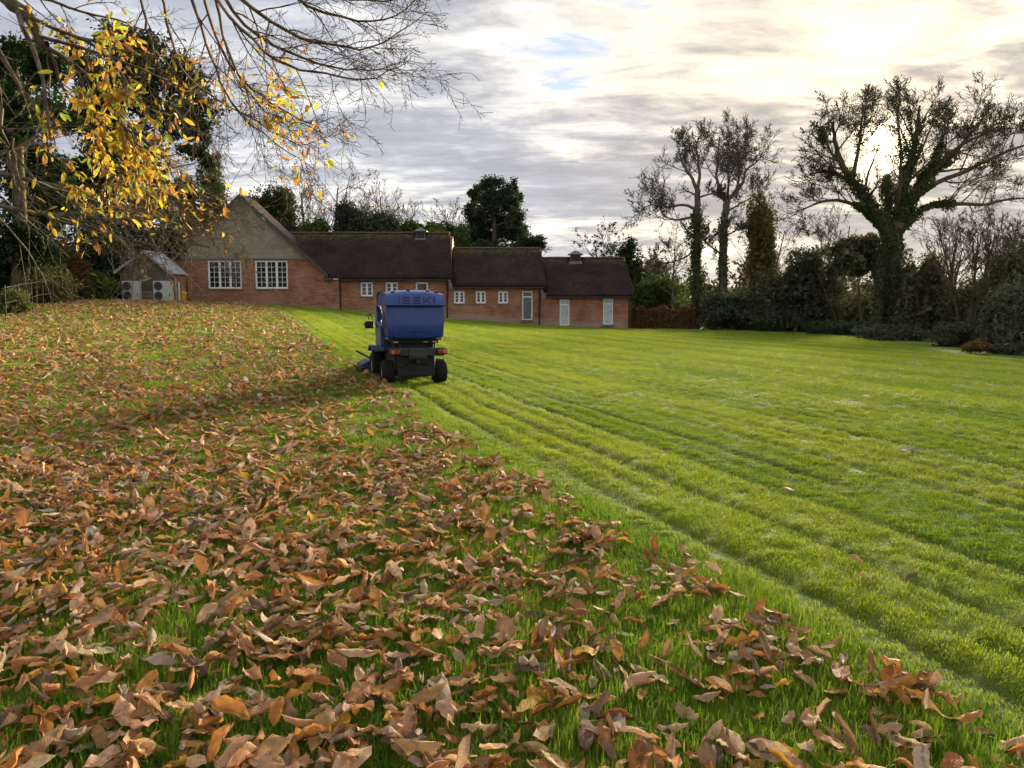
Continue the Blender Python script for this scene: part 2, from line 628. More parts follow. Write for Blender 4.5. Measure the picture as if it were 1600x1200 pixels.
def m_render():
    m, t, o = material('roughcast_render')
    pos = t.n('ShaderNodeNewGeometry').outputs['Position']
    x, y, z = t.sep(pos)
    st = t.noise(t.comb(x, y, t.math('MULTIPLY', z, 7.0)), 0.9, 6.0, 0.6)
    n = t.noise(pos, 1.2, 6.0, 0.65)
    c = t.mix(t.ramp(n, 0.3, 0.7), (0.250, 0.215, 0.160), (0.360, 0.310, 0.230))
    c = t.mix(t.ramp(st, 0.45, 0.70, 0.0, 0.6), c, (0.190, 0.168, 0.130))
    principled(t, o, c, 0.95, 0.1, normal=bump(t, t.noise(pos, 40.0, 3.0), 0.5, 0.02))
    return m


def m_bark(name, a, b, moss=0.0):
    m, t, o = material(name)
    pos = t.n('ShaderNodeNewGeometry').outputs['Position']
    x, y, z = t.sep(pos)
    n = t.noise(t.comb(x, y, t.math('MULTIPLY', z, 0.3)), 9.0, 5.0, 0.65)
    c = t.mix(t.ramp(n, 0.35, 0.65), a, b)
    if moss:
        c = t.mix(t.ramp(t.noise(pos, 1.4, 4.0), 0.45, 0.65, 0.0, moss), c, (0.075, 0.095, 0.030))
    principled(t, o, c, 1.0, 0.0, normal=bump(t, n, 0.6, 0.02))
    return m


M = {}
M['ground'] = m_ground()
M['grass'] = m_grass()
M['litter'] = leafy('dry_leaf', 0.25, 0.65, 0.14, veins=True, gain=1.0, tr_gain=1.2)
M['autumn'] = leafy('autumn_leaf', 0.5, 0.45, 0.3, veins=False, tr_gain=1.25)
M['foliage'] = leafy('evergreen_leaf', 0.15, 1.0, 0.0)
M['brick'] = m_brick('orange_brick', (0.46, 0.195, 0.105), (0.32, 0.128, 0.076))
M['brick_red'] = m_brick('red_brick', (0.42, 0.165, 0.105), (0.33, 0.125, 0.082))
M['tiles'] = m_tiles()
M['render'] = m_render()
M['dark_render'] = plain('brown_render', (0.125, 0.095, 0.070), 0.92, 0.1, var=0.3, scale=1.5)
M['white'] = plain('white_paint', (0.84, 0.84, 0.82), 0.45, 0.4, var=0.05)
M['doorglass'] = plain('frosted_door_panel', (0.46, 0.51, 0.50), 0.25, 0.5, var=0.12, scale=1.0)
M['doorglass_dark'] = plain('green_door_panel', (0.085, 0.105, 0.085), 0.20, 0.5, var=0.15, scale=1.0)
M['black'] = plain('black_metal', (0.022, 0.020, 0.020), 0.5, 0.4)
M['barge'] = plain('weathered_bargeboard', (0.085, 0.072, 0.062), 0.8, 0.2, var=0.35, scale=3.0)
M['lead'] = plain('grey_lead', (0.135, 0.130, 0.135), 0.6, 0.4, var=0.3, scale=4.0)
M['stone'] = plain('stone_sill', (0.17, 0.155, 0.145), 0.8, 0.2)
M['slate'] = plain('pale_slate', (0.33, 0.35, 0.40), 0.38, 0.5, var=0.3, scale=2.0)
M['timber'] = plain('bleached_timber', (0.36, 0.33, 0.27), 0.8, 0.2, var=0.25, scale=5.0)
M['ac'] = plain('cream_steel', (0.52, 0.52, 0.48), 0.45, 0.4, var=0.06)
M['acgrille'] = plain('grey_grille', (0.080, 0.082, 0.078), 0.55, 0.3)
M['ridge'] = plain('terracotta_ridge', (0.110, 0.070, 0.042), 0.85, 0.15, var=0.4, scale=2.0)
M['yellow'] = plain('yellow_plastic', (0.68, 0.36, 0.02), 0.45, 0.4)
M['iron'] = plain('mossy_iron', (0.032, 0.035, 0.022), 0.8, 0.2, var=0.4, scale=8.0)
M['blue'] = plain('blue_bodywork', (0.006, 0.034, 0.200), 0.38, 0.5, var=0.10, scale=3.0, coat=0.25)
M['blue_letter'] = plain('raised_blue_lettering', (0.010, 0.022, 0.135), 0.4, 0.5)
M['blue_dark'] = plain('dark_blue_panel', (0.022, 0.032, 0.105), 0.5, 0.4)
M['rubber'] = plain('tyre_rubber', (0.018, 0.017, 0.016), 0.85, 0.15, var=0.5, scale=12.0)
M['chassis'] = plain('charcoal_steel', (0.016, 0.017, 0.018), 0.6, 0.3, var=0.4)
M['plate'] = plain('grey_green_steel', (0.032, 0.036, 0.036), 0.55, 0.4, var=0.3)
M['red'] = plain('red_lens', (0.28, 0.014, 0.010), 0.2, 0.6)
M['amber'] = plain('amber_lens', (0.45, 0.13, 0.035), 0.2, 0.6)
M['rim'] = plain('wheel_rim', (0.18, 0.17, 0.15), 0.5, 0.4, var=0.3)
M['sticker'] = plain('pale_decal', (0.42, 0.40, 0.22), 0.5, 0.3)
M['bark'] = m_bark('oak_bark', (0.070, 0.056, 0.040), (0.150, 0.120, 0.085), 0.35)
M['bark_grey'] = m_bark('grey_bark', (0.075, 0.062, 0.050), (0.175, 0.148, 0.115), 0.5)
M['bark_pink'] = m_bark('pinkish_bark', (0.110, 0.070, 0.055), (0.190, 0.125, 0.095))
M['bark_chestnut'] = m_bark('chestnut_bark', (0.070, 0.054, 0.042), (0.185, 0.150, 0.115), 0.25)
m_, t_, o_ = material('window_glass')
principled(t_, o_, (0.018, 0.020, 0.024), 0.06, 0.6)
M['glass'] = m_

# ------------------------------------------------------------------ ground
ts = np.concatenate([np.linspace(-400, -60, 18), np.linspace(-56, -13, 60), np.arange(-12.5, 22, 0.095), np.linspace(22.2, 60, 60), np.linspace(66, 500, 24)])
tt = np.concatenate([np.linspace(-60, 0, 16), np.arange(0.3, 12, 0.28), np.arange(12, 64, 0.6), np.linspace(65, 130, 30), np.linspace(140, 900, 26)])
SS, TT = np.meshgrid(ts, tt)
yy = TT
xx = SS/0.95 + strip_x(np.minimum(TT, 62))
rel, grv, rdg, mwn, bandi = lawn_relief(xx, yy)
far = sstep(70, 60, yy)
zz = H(xx, yy) + rel*far + 0.012*wav(xx, yy, 21, 1.5)*far
nv, nu = xx.shape
V = np.stack([xx, yy, zz], -1).reshape(-1, 3)
ii = np.arange(nv*nu).reshape(nv, nu)
F = np.stack([ii[:-1, :-1], ii[:-1, 1:], ii[1:, 1:], ii[1:, :-1]], -1).reshape(-1, 4)
gme = np_mesh('ground', V, F, M['ground'], True, {'groove': grv.ravel()*far.ravel(), 'ridge': rdg.ravel()*far.ravel(), 'mown': (mwn*np.where(bandi % 2 == 0, 1.0, .42)).ravel(), 'litter': litter(xx, yy).ravel()*far.ravel()})  # mown drops on every other pass: sheen of leaning grass painted as colour
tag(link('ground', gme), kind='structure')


def surf(x, y):
    return H(x, y) + lawn_relief(x, y)[0] + 0.012*wav(np.asarray(x), np.asarray(y), 21, 1.5)


# ------------------------------------------------------------------ branches
def tubes(paths, sides):
    """paths: list of (points Nx3, radii N). One vertex/face array for all of them."""
    Vs, Fs, base = [], [], 0
    groups = {}
    for p, r in paths:
        groups.setdefault((len(p), sides(r[0])), []).append((p, r))
    for (n, k), g in groups.items():
        P_ = np.array([a for a, b in g], float)
        R_ = np.array([b for a, b in g], float)
        T = np.empty_like(P_)
        T[:, 1:-1] = P_[:, 2:] - P_[:, :-2]
        T[:, 0] = P_[:, 1] - P_[:, 0]
        T[:, -1] = P_[:, -1] - P_[:, -2]
        T /= np.linalg.norm(T, axis=-1, keepdims=True) + 1e-9
        ref = np.where(np.abs(T[..., 2:3]) < 0.9, np.array([0, 0, 1.0]), np.array([1.0, 0, 0]))
        # one reference for a whole path keeps the tube from twisting
        ref = np.repeat(ref[:, :1], n, axis=1)
        A = np.cross(T, ref)
        A /= np.linalg.norm(A, axis=-1, keepdims=True) + 1e-9
        B = np.cross(T, A)
        th = np.arange(k)*2*math.pi/k
        ring = A[:, :, None]*np.cos(th)[None, None, :, None] + B[:, :, None]*np.sin(th)[None, None, :, None]
        W = P_[:, :, None] + ring*R_[:, :, None, None]
        m = len(g)
        idx = base + np.arange(m*n*k).reshape(m, n, k)
        nx = np.roll(idx, -1, axis=2)
        Fs.append(np.stack([idx[:, :-1], nx[:, :-1], nx[:, 1:], idx[:, 1:]], -1).reshape(-1, 4))
        Vs.append(W.reshape(-1, 3))
        base += m*n*k
    return np.concatenate(Vs), np.concatenate(Fs)


def sides(r):
    return 10 if r > 0.2 else 7 if r > 0.08 else 5 if r > 0.03 else 3


def rnd_dir(rng):
    while True:
        v = Vector((rng.uniform(-1, 1), rng.uniform(-1, 1), rng.uniform(-1, 1)))
        if 0.05 < v.length < 1:
            return v.normalized()


def branch(rng, out, p, d, L, r, lvl, pr):
    """Recursive limb: out gets (level, points, radii)."""
    n = pr['seg'][lvl]
    pts, rad = [p.copy()], [r]
    step = L/n
    dirs = [d]
    for i in range(n):
        d = (d + rnd_dir(rng)*pr['wob'][lvl] + Vector((0, 0, pr['up'][lvl]))).normalized()
        p = p + d*step
        pts.append(p.copy())
        rad.append(max(r*(1 - (1 - pr['tip'])*(i + 1)/n), pr['rmin']))
        dirs.append(d)
    out.append((lvl, pts, rad))
    spawn(rng, out, pts, rad, dirs, L, lvl, pr)


def spawn(rng, out, pts, rad, dirs, L, lvl, pr):
    if lvl + 1 >= len(pr['seg']):
        return
    n = len(pts) - 1
    cnt = pr['n'][lvl]
    cnt = int(cnt) + (1 if rng.random() < cnt - int(cnt) else 0)
    for c in range(cnt):
        t = pr['t0'][lvl] + (1 - pr['t0'][lvl])*((c + rng.random())/cnt)
        f = t*n
        i = min(int(f), n - 1)
        q = pts[i].lerp(pts[i + 1], f - i)
        d0 = dirs[min(i + 1, len(dirs) - 1)]
        side = d0.cross(rnd_dir(rng))
        if side.length < 1e-3:
            continue
        side.normalize()
        a = R(pr['ang'][lvl])*rng.uniform(0.6, 1.3)
        nd = (d0*math.cos(a) + side*math.sin(a)).normalized()
        rr = (rad[i]*(1 - f + i) + rad[i + 1]*(f - i))
        branch(rng, out, q, nd, L*pr['len'][lvl]*rng.uniform(0.6, 1.15)*(1.15 - 0.5*t), max(rr*pr['rr'], pr['rmin']), lvl + 1, pr)


def limb(rng, out, pts, r0, r1, pr, lvl=0, sub=3, jit=0.0):
    """Main limb along given points (resampled and slightly wavy) that carries smaller branches."""
    P_ = []
    for a, b in zip(pts[:-1], pts[1:]):
        for k in range(sub):
            P_.append(Vector(a).lerp(Vector(b), k/sub))
    P_.append(Vector(pts[-1]))
    # smooth
    for it in range(2):
        P_ = [P_[0]] + [(P_[i - 1] + P_[i]*2 + P_[i + 1])/4 for i in range(1, len(P_) - 1)] + [P_[-1]]
    if jit:
        P_ = [P_[0]] + [q + rnd_dir(rng)*jit for q in P_[1:]]
    n = len(P_) - 1
    rad = [r0 + (r1 - r0)*i/n for i in range(n + 1)]
    dirs = [(P_[min(i + 1, n)] - P_[max(i - 1, 0)]).normalized() for i in range(n + 1)]
    L = sum((P_[i + 1] - P_[i]).length for i in range(n))
    out.append((lvl, P_, rad))
    spawn(rng, out, P_, rad, dirs, L, lvl, pr)
    return P_


def tree_parts(root, out, mat, split=1, trunk='trunk', crown='crown', off=None):
    """The limbs up to level `split` become the trunk, the finer ones the crown."""
    off = np.array(WL[root])
    for nm, sel in ((trunk, [o for o in out if o[0] <= split]), (crown, [o for o in out if o[0] > split])):
        if sel:
            Vv, Ff = tubes([([tuple(q) for q in p], r) for l, p, r in sel], sides)
            link(nm, np_mesh(nm, Vv - off, Ff, mat, True), root)


# ------------------------------------------------------------------ leaf clouds
def unit(n, rs):
    v = rs.normal(size=(n, 3))
    return v/np.linalg.norm(v, axis=1, keepdims=True)


def leaf_quads(pts, size, pal, rs, aspect=0.5, droop=0.0, var=0.25):
    """A small four-cornered leaf at each point; colours drawn from a weighted palette."""
    n = len(pts)
    u = unit(n, rs)
    u[:, 2] -= droop
    u /= np.linalg.norm(u, axis=1, keepdims=True)
    v = np.cross(u, unit(n, rs))
    v /= np.linalg.norm(v, axis=1, keepdims=True) + 1e-9
    s = (size*rs.uniform(0.6, 1.35, n))[:, None]
    a, b = u*s*0.5, v*s*0.5*aspect
    V_ = np.stack([pts - a, pts + b - a*0.1, pts + a, pts - b - a*0.1], 1).reshape(-1, 3)
    F_ = np.arange(n*4).reshape(n, 4)
    w_ = np.array([p[0] for p in pal], float)
    k = rs.choice(len(pal), n, p=w_/w_.sum())
    c = np.array([p[1] for p in pal])[k]*rs.uniform(1 - var, 1 + var, (n, 1))
    return V_, F_, np.repeat(c, 4, axis=0)


def lump(dirs, rs, amp):
    o = np.zeros(len(dirs))
    for k in range(6):
        o += np.sin(dirs @ (rs.normal(size=3)*rs.uniform(2, 6)) + rs.uniform(0, 6.28))
    return 1 + amp*o/2.4


def blobs(rs, n, center, radii, lobes=9, lobe_r=0.45, shell=0.5, amp=0.25, flat=True):
    """Points through a crown made of several uneven lobes."""
    out = []
    center, radii = np.array(center, float), np.array(radii, float)
    for k in range(lobes):
        d = unit(1, rs)[0]
        if flat and d[2] < -0.5:
            d[2] *= -0.5
        c = center + d*radii*rs.uniform(0.25, 0.80)
        rr = radii*lobe_r*rs.uniform(0.65, 1.25)
        m = n//lobes
        dd = unit(m, rs)
        q = (shell + (1 - shell)*rs.uniform(0, 1, m)**0.7)*lump(dd, rs, amp)
        out.append(c + dd*rr*q[:, None])
    return np.concatenate(out)


def bush(rs, n, x, y, zb, zt, hw, hd, lobes, lobe_r, shell, amp):
    """Points of a bush: lobes piled from the ground up, broad below and uneven on top."""
    out = []
    h = zt - zb
    lobes = int(lobes*1.5)
    for k in range(lobes):
        f = (k + rs.rand())/lobes
        zc_ = 0.10 + 0.74*f
        s_ = math.sqrt(max(0.05, 1 - (max(zc_ - 0.30, 0)/0.72)**2))
        c = np.array([x + rs.uniform(-1, 1)*hw*0.78*s_, y + rs.uniform(-1, 1)*hd*0.7*s_, zb + h*zc_])
        rr = np.array([hw, hd, h*0.5])*lobe_r*rs.uniform(0.6, 1.15)
        rr[2] = min(rr[2], zt - c[2] + 0.1*h*rs.rand())
        m = max(6, n//lobes)
        dd = unit(m, rs)
        q = (shell + (1 - shell)*rs.uniform(0, 1, m)**0.7)*lump(dd, rs, amp)
        out.append(c + dd*rr*q[:, None])
    return np.concatenate(out)


GREEN_DARK = [(5, (0.020, 0.036, 0.014)), (3, (0.032, 0.052, 0.018)), (1, (0.050, 0.066, 0.025))]
GREEN_BLUE = [(5, (0.060, 0.074, 0.044)), (3, (0.084, 0.096, 0.056)), (1, (0.115, 0.120, 0.075))]
GREEN_MID = [(4, (0.061, 0.101, 0.030)), (3, (0.088, 0.135, 0.038)), (1, (0.142, 0.169, 0.054))]
GREEN_BRIGHT = [(4, (0.075, 0.135, 0.028)), (3, (0.105, 0.165, 0.035)), (1, (0.050, 0.085, 0.022))]
OLIVE = [(4, (0.132, 0.126, 0.036)), (3, (0.174, 0.144, 0.042)), (1, (0.078, 0.096, 0.030))]
BROWN = [(4, (0.170, 0.085, 0.035)), (3, (0.130, 0.070, 0.030)), (1, (0.085, 0.080, 0.030))]
BEECH = [(5, (0.205, 0.110, 0.060)), (3, (0.150, 0.080, 0.045)), (1, (0.270, 0.160, 0.085))]
IVY = [(5, (0.053, 0.075, 0.030)), (3, (0.083, 0.105, 0.039)), (1, (0.143, 0.143, 0.057))]
THICKET = [(4, (0.100, 0.104, 0.056)), (3, (0.150, 0.136, 0.072)), (2, (0.070, 0.092, 0.048)), (1, (0.220, 0.170, 0.090))]


def cloud_part(name, parts, parent, mat=None):
    off = np.array(WL[parent])
    V_ = np.concatenate([p[0] for p in parts])
    Fl, b = [], 0
    for p in parts:
        Fl.append(p[1] + b)
        b += len(p[0])
    return link(name, np_mesh(name, V_ - off, np.concatenate(Fl), mat or M['foliage'], False, {'tint': np.concatenate([p[2] for p in parts])}), parent)


BARE = dict(seg=[6, 5, 4, 3, 2], wob=[0.10, 0.20, 0.25, 0.28, 0.30], up=[0.05, 0.06, 0.07, 0.06, 0.05], n=[7, 6, 5, 4.5], t0=[0.35, 0.25, 0.2, 0.15],
            ang=[48, 44, 42, 40], len=[0.52, 0.55, 0.55, 0.55], rr=0.55, tip=0.30, rmin=0.010)


def base_at(px, Y):
    x = at(px, 480, Y).x
    return Vector((x, Y, float(H(x, Y)) - 0.05))


def bare_tree(name, label, px, Y, top, seed, mat, spread=1.0, stems=1, lean=0.0, r=0.18, levels=5, n=None, group=None, cat='tree', buds=None, rmin=0.010):
    rng = random.Random(seed)
    b = base_at(px, Y)
    hgt = at(px, top, Y).z - b.z
    root = empty(name, b, 0, label, cat, group)
    pr = dict(BARE)
    pr['rmin'] = rmin
    pr['seg'] = BARE['seg'][:levels]
    if n:
        pr['n'] = n
    pr['ang'] = [a*spread for a in BARE['ang']]
    out = []
    for s in range(stems):
        d = Vector((lean + (rng.uniform(-.3, .3) if stems > 1 else 0), rng.uniform(-.2, .2) if stems > 1 else 0, 1)).normalized()
        branch(rng, out, b + (rnd_dir(rng)*0.2 if stems > 1 else Vector()), d, hgt*rng.uniform(0.66, 0.78), r, 0, pr)
    # stretch to the height that was measured
    zmax = max(q.z for o in out for q in o[1])
    k = hgt/(zmax - b.z)
    out = [(l, [Vector((b.x + (q.x - b.x)*(0.5 + 0.5*k), b.y + (q.y - b.y)*(0.5 + 0.5*k), b.z + (q.z - b.z)*k)) for q in p], rr) for l, p, rr in out]
    tree_parts(root, out, mat, 1)
    if buds:
        rs = np.random.RandomState(seed)
        tips = np.array([tuple(q) for l, p, rr in out if l >= len(pr['seg']) - 1 for q in p[1:]])
        tips = tips[rs.rand(len(tips)) < buds[1]]
        tips = tips + rs.normal(0, 0.10, tips.shape)
        cloud_part('leaves', [leaf_quads(tips, buds[2], buds[0], rs)], root)
    return root, out


def shrub(name, label, px, Y, top, wpx, pal, n, seed, cat='shrub', size=0.20, bottom=None, lobes=10, depth=None, group=None, shell=0.45, amp=0.3, lobe_r=0.45, twigs=14, aspect=0.55, droop=0.0, pr_top=1.0):
    """Leafy bush: stems at the base, foliage in uneven lobes with stray sprays."""
    rs = np.random.RandomState(seed)
    rng = random.Random(seed)
    b = base_at(px, Y)
    zt = at(px, top, Y).z
    zb = b.z if bottom is None else at(px, bottom, Y).z
    hw = wpx/1200*Y/2
    root = empty(name, b, 0, label, cat, group)
    c = (b.x, b.y, (zt + zb)/2)
    rad = (hw*0.92, (depth or hw)*0.9, (zt - zb)/2*0.92)
    pts = bush(rs, n, b.x, b.y, zb, zt, hw, depth or hw, lobes, lobe_r, shell, amp)
    zg = H(pts[:, 0], pts[:, 1])
    pts[:, 2] = np.maximum(pts[:, 2], zg + 0.02)
    stray = bush(rs, n//10, b.x, b.y, zb, zt + .1*(zt - zb), hw*1.1, (depth or hw)*1.1, lobes*2, 0.2, 0.2, 0.4)
    stray[:, 2] = np.maximum(stray[:, 2], H(stray[:, 0], stray[:, 1]) + 0.02)
    out = []
    pr = dict(BARE)
    pr.update(seg=[5, 4, 3], n=[5, 4], up=[0.05, 0.05, 0.05], rmin=0.008)
    for k in range(twigs):
        d = Vector((rng.uniform(-.8, .8)*hw/(zt - b.z + .1), rng.uniform(-.5, .5), 1)).normalized()
        branch(rng, out, b + Vector((rng.uniform(-.35, .35)*hw, rng.uniform(-.3, .3)*hw, 0)), d, (zt - b.z)*rng.uniform(0.5, 0.80), 0.018*(zt - b.z)**0.7, 0, pr)
    if out:
        Vv, Ff = tubes([([tuple(q) for q in p], r) for l, p, r in out], sides)
        link('stems', np_mesh('stems', Vv - np.array(b), Ff, M['bark'], True), root)
    core = bush(rs, n//7, b.x, b.y, zb, zb + (zt - zb)*.86, hw*.80, (depth or hw)*.8, lobes, lobe_r, .1, amp)
    core[:, 2] = np.maximum(core[:, 2], H(core[:, 0], core[:, 1]) + 0.02)
    cloud_part('foliage', [leaf_quads(pts, size, pal, rs, aspect, droop), leaf_quads(core, size*2.3, pal, rs, .7, droop), leaf_quads(stray, size*0.9, pal, rs, aspect, droop)], root)
    return root
# ------------------------------------------------------------------ brick building
YW = 58.0                                   # plane of the front walls


def X(px, Y=YW):
    return at(px, 480, Y).x


def Z(py, Y=YW):
    return at(800, py, Y).z


bld = empty('brick_building', (X(640), YW, float(H(X(640), YW))), 0,
            'long brick outbuilding with a rendered gable and stepped dark tiled roofs', 'building')


def wall_mesh(name, mat, x0, x1, z0, top, holes, y0, y1, cuts=()):
    """Wall with real openings; `top` gives the wall head at x."""
    xs = sorted(set([x0, x1] + [h[0] for h in holes] + [h[1] for h in holes] + list(cuts)))
    mb = MB()
    for a, b in zip(xs[:-1], xs[1:]):
        hs = sorted([(h[2], h[3]) for h in holes if h[0] <= a + 1e-6 and h[1] >= b - 1e-6])
        lo = z0
        for h0, h1 in hs:
            mb.box(a, b, y0, y1, lo, h0)
            lo = h1
        mb.prism([(a, lo), (b, lo), (b, top(b)), (a, top(a))], 'y', y0, y1)
    return mb.build(name, mat, bld)


PANES = {}


def pane(parent, x0, x1, y, z0, z1, mat):
    """One sheet of glass, a part of its own that shares its mesh with equal ones."""
    key = (round(x1 - x0, 3), round(z1 - z0, 3), mat.name)
    if key not in PANES:
        w_, h_ = (x1 - x0)/2, (z1 - z0)/2
        mb = MB().box(-w_, w_, -0.006, 0.006, -h_, h_)
        me = bpy.data.meshes.new('pane')
        me.from_pydata([tuple(q) for q in mb.v], [], mb.f)
        me.materials.append(mat)
        PANES[key] = me
    c = Vector(((x0 + x1)/2, y, (z0 + z1)/2))
    o = link('pane', PANES[key], parent, c - WL[parent])
    o.rotation_euler = (random.uniform(-.012, .012), 0, random.uniform(-.012, .012))
    return o


def window(x0, x1, z0, z1, yw, casements, cols, rows, label=None, arch=0.0, sill=True, transom=None):
    fr = 0.07
    y0, y1 = yw + 0.05, yw + 0.14
    mb = MB()
    mb.box(x0, x0 + fr, y0, y1, z0, z1).box(x1 - fr, x1, y0, y1, z0, z1)
    mb.box(x0 + fr, x1 - fr, y0, y1, z0, z0 + fr).box(x0 + fr, x1 - fr, y0, y1, z1 - fr, z1)
    cw = (x1 - x0 - 2*fr)/casements
    for c in range(1, casements):
        xm = x0 + fr + c*cw
        mb.box(xm - 0.035, xm + 0.035, y0 + .002, y1, z0 + fr, z1 - fr)
    if arch:
        n = 8
        pts = [(x0 - 0.0, z1 - .002)] + [(x0 + (x1 - x0)*k/n, z1 + arch*math.sin(math.pi*k/n)) for k in range(n + 1)][1:-1] + [(x1, z1 - .002)]
        mb.prism(pts, 'y', y0 - .003, y1)
    wo = mb.build('window', M['white'], bld)
    if label:
        wo['label'] = label
    for c in range(casements):
        a = x0 + fr + c*cw + (0.035 if c else 0)
        b = x0 + fr + (c + 1)*cw - (0.035 if c < casements - 1 else 0)
        st = 0.045
        cb = MB()
        ya, yb = y0 + .015, y0 + .06
        za, zb = z0 + fr, z1 - fr
        cb.box(a, a + st, ya, yb, za, zb).box(b - st, b, ya, yb, za, zb)
        cb.box(a + st, b - st, ya, yb, za, za + st).box(a + st, b - st, ya, yb, zb - st, zb)
        gx = [a + st + (b - a - 2*st)*k/cols for k in range(cols + 1)]
        gz = [za + st + (zb - za - 2*st)*k/rows for k in range(rows + 1)]
        if transom:
            gz = [za + st, za + (zb - za)*transom, zb - st]
        for q in gx[1:-1]:
            cb.box(q - .014, q + .014, ya + .003, yb - .01, za + st, zb - st)
        for q in gz[1:-1]:
            cb.box(a + st, b - st, ya + .005, yb - .012, q - .014, q + .014)
        cb.build('casement', M['white'], wo)
        for i in range(len(gx) - 1):
            for j in range(len(gz) - 1):
                pane(wo, gx[i], gx[i + 1], ya + .035, gz[j], gz[j + 1], M['glass'])
    if sill:
        MB().box(x0 - .06, x1 + .06, yw - .06, yw + .10, z0 - .10, z0 - .002).build('sill', M['stone'], wo)
    return wo


def door(x0, x1, z0, z1, yw, trans, glass, label, arch=0.06):
    fr = 0.075
    y0, y1 = yw + 0.04, yw + 0.14
    zt = z0 + (z1 - z0)*trans
    mb = MB()
    mb.box(x0, x0 + fr, y0, y1, z0, z1).box(x1 - fr, x1, y0, y1, z0, z1).box(x0 + fr, x1 - fr, y0, y1, z1 - fr, z1)
    mb.box(x0 + fr, x1 - fr, y0 + .003, y1, zt - .04, zt + .04).box(x0 + fr, x1 - fr, y0, y1, z0, z0 + .05)
    n = 8
    pts = [(x0, z1 - .002)] + [(x0 + (x1 - x0)*k/n, z1 + arch*math.sin(math.pi*k/n)) for k in range(1, n)] + [(x1, z1 - .002)]
    mb.prism(pts, 'y', y0 - .003, y1)
    d = mb.build('door', M['white'], bld)
    d['label'] = label
    pane(d, x0 + fr, x1 - fr, y0 + .05, zt + .04, z1 - fr, glass)
    pane(d, x0 + fr, x1 - fr, y0 + .05, z0 + .05, zt - .04, glass)
    MB().box(x0 - .08, x1 + .08, yw - .22, yw + .10, z0 - .14, z0 - .003).build('door_step', M['stone'], d)
    MB().box(x1 - fr - .10, x1 - fr - .07, yw + 0.02, yw + .07, z0 + .9, z0 + 1.05).build('door_handle', M['black'], d)
    return d


def slab(mb, a, b, c, d, th):
    """Sloping plate with corners a,b (low) and c,d (high); returned with thickness downwards."""
    vs = [Vector(q) for q in (a, b, c, d)]
    nrm = (vs[1] - vs[0]).cross(vs[3] - vs[0]).normalized()
    if nrm.z < 0:
        nrm = -nrm
    lo = [q - nrm*th for q in vs]
    mb.add(vs + lo, [(0, 1, 2, 3), (7, 6, 5, 4), (0, 4, 5, 1), (1, 5, 6, 2), (2, 6, 7, 3), (3, 7, 4, 0)])


def roof_obj(name, quads, th=0.10, moss=1.0):
    """Tiled slopes, each split along its fall so that moss can follow the ridge."""
    Vs, Fs, A = [], [], []
    for a, b, c, d in quads:
        a, b, c, d = (Vector(q) for q in (a, b, c, d))
        nrm = (b - a).cross(d - a).normalized()
        if nrm.z < 0:
            nrm = -nrm
        n, m = 10, 24
        base = len(Vs)
        rr = random.Random(int(a.x*100))
        for lay in (0, 1):
            for i in range(n + 1):
                for j in range(m + 1):
                    l, r_ = a.lerp(d, i/n), b.lerp(c, i/n)
                    q = l.lerp(r_, j/m) - nrm*th*lay
                    if lay == 0:
                        q = q + nrm*(0.018*math.sin(j*1.7 + i*0.4) + rr.uniform(-.008, .008))
                    Vs.append(q)
                    A.append(i/n)
        k = (n + 1)*(m + 1)
        ix = lambda i, j, lay=0: base + lay*k + i*(m + 1) + j
        for i in range(n):
            for j in range(m):
                Fs.append((ix(i, j), ix(i, j + 1), ix(i + 1, j + 1), ix(i + 1, j)))
                Fs.append((ix(i, j, 1), ix(i + 1, j, 1), ix(i + 1, j + 1, 1), ix(i, j + 1, 1)))
        for j in range(m):
            Fs.append((ix(0, j), ix(0, j, 1), ix(0, j + 1, 1), ix(0, j + 1)))
            Fs.append((ix(n, j), ix(n, j + 1), ix(n, j + 1, 1), ix(n, j, 1)))
        for i in range(n):
            Fs.append((ix(i, 0), ix(i + 1, 0), ix(i + 1, 0, 1), ix(i, 0, 1)))
            Fs.append((ix(i, m), ix(i, m, 1), ix(i + 1, m, 1), ix(i + 1, m)))
    off = WL[bld]
    me = np_mesh(name, np.array([tuple(q - off) for q in Vs]), np.array(Fs), M['tiles'], False, {'ridge': np.array(A)*moss})
    return link(name, me, bld)


# gable wing ---------------------------------------------------------------
YG = 57.6
ax, az = X(383, YG), Z(303, YG)
ez = Z(428, YG)
hw = X(515, YG) - ax
sl = (az - ez)/hw
brick_top = Z(405, YG)


def rake(x):
    return az - abs(x - ax)*sl - 0.16


gx0, gx1 = ax - hw + 0.45, X(530, YG)
gwin = [(X(327, YG), X(379, YG), Z(451, YG), Z(407, YG)), (X(400.5, YG), X(451, YG), Z(451, YG), Z(407, YG))]
xk = ax + (az - 0.16 - brick_top)/sl
xl = ax - (az - 0.16 - brick_top)/sl
wall_mesh('gable_brickwork', M['brick'], gx0, ax + hw - 0.30, 0.3, lambda x: min(brick_top, rake(x)), gwin, YG, YG + 0.3, (xk, xl))
MB().box(ax + hw - 0.30, gx1, YG, YG + 0.3, 0.3, Z(437, YG)).build('brick_pier', M['brick'], bld)
MB().prism([(xl + .01, brick_top + .002), (xk - .01, brick_top + .002), (ax, az - 0.17)], 'y', YG - 0.03, YG + 0.28).build('gable_render', M['render'], bld)
MB().box(xl + .05, xk - .05, YG - 0.07, YG - 0.032, brick_top - 0.03, brick_top + 0.07).build('gable_drip_mould', M['stone'], bld)
window(*gwin[0], YG, 3, 2, 5, 'white casement window of thirty panes nearest the small shed')
window(*gwin[1], YG, 3, 2, 5, 'white casement window of thirty panes nearest the long roof')
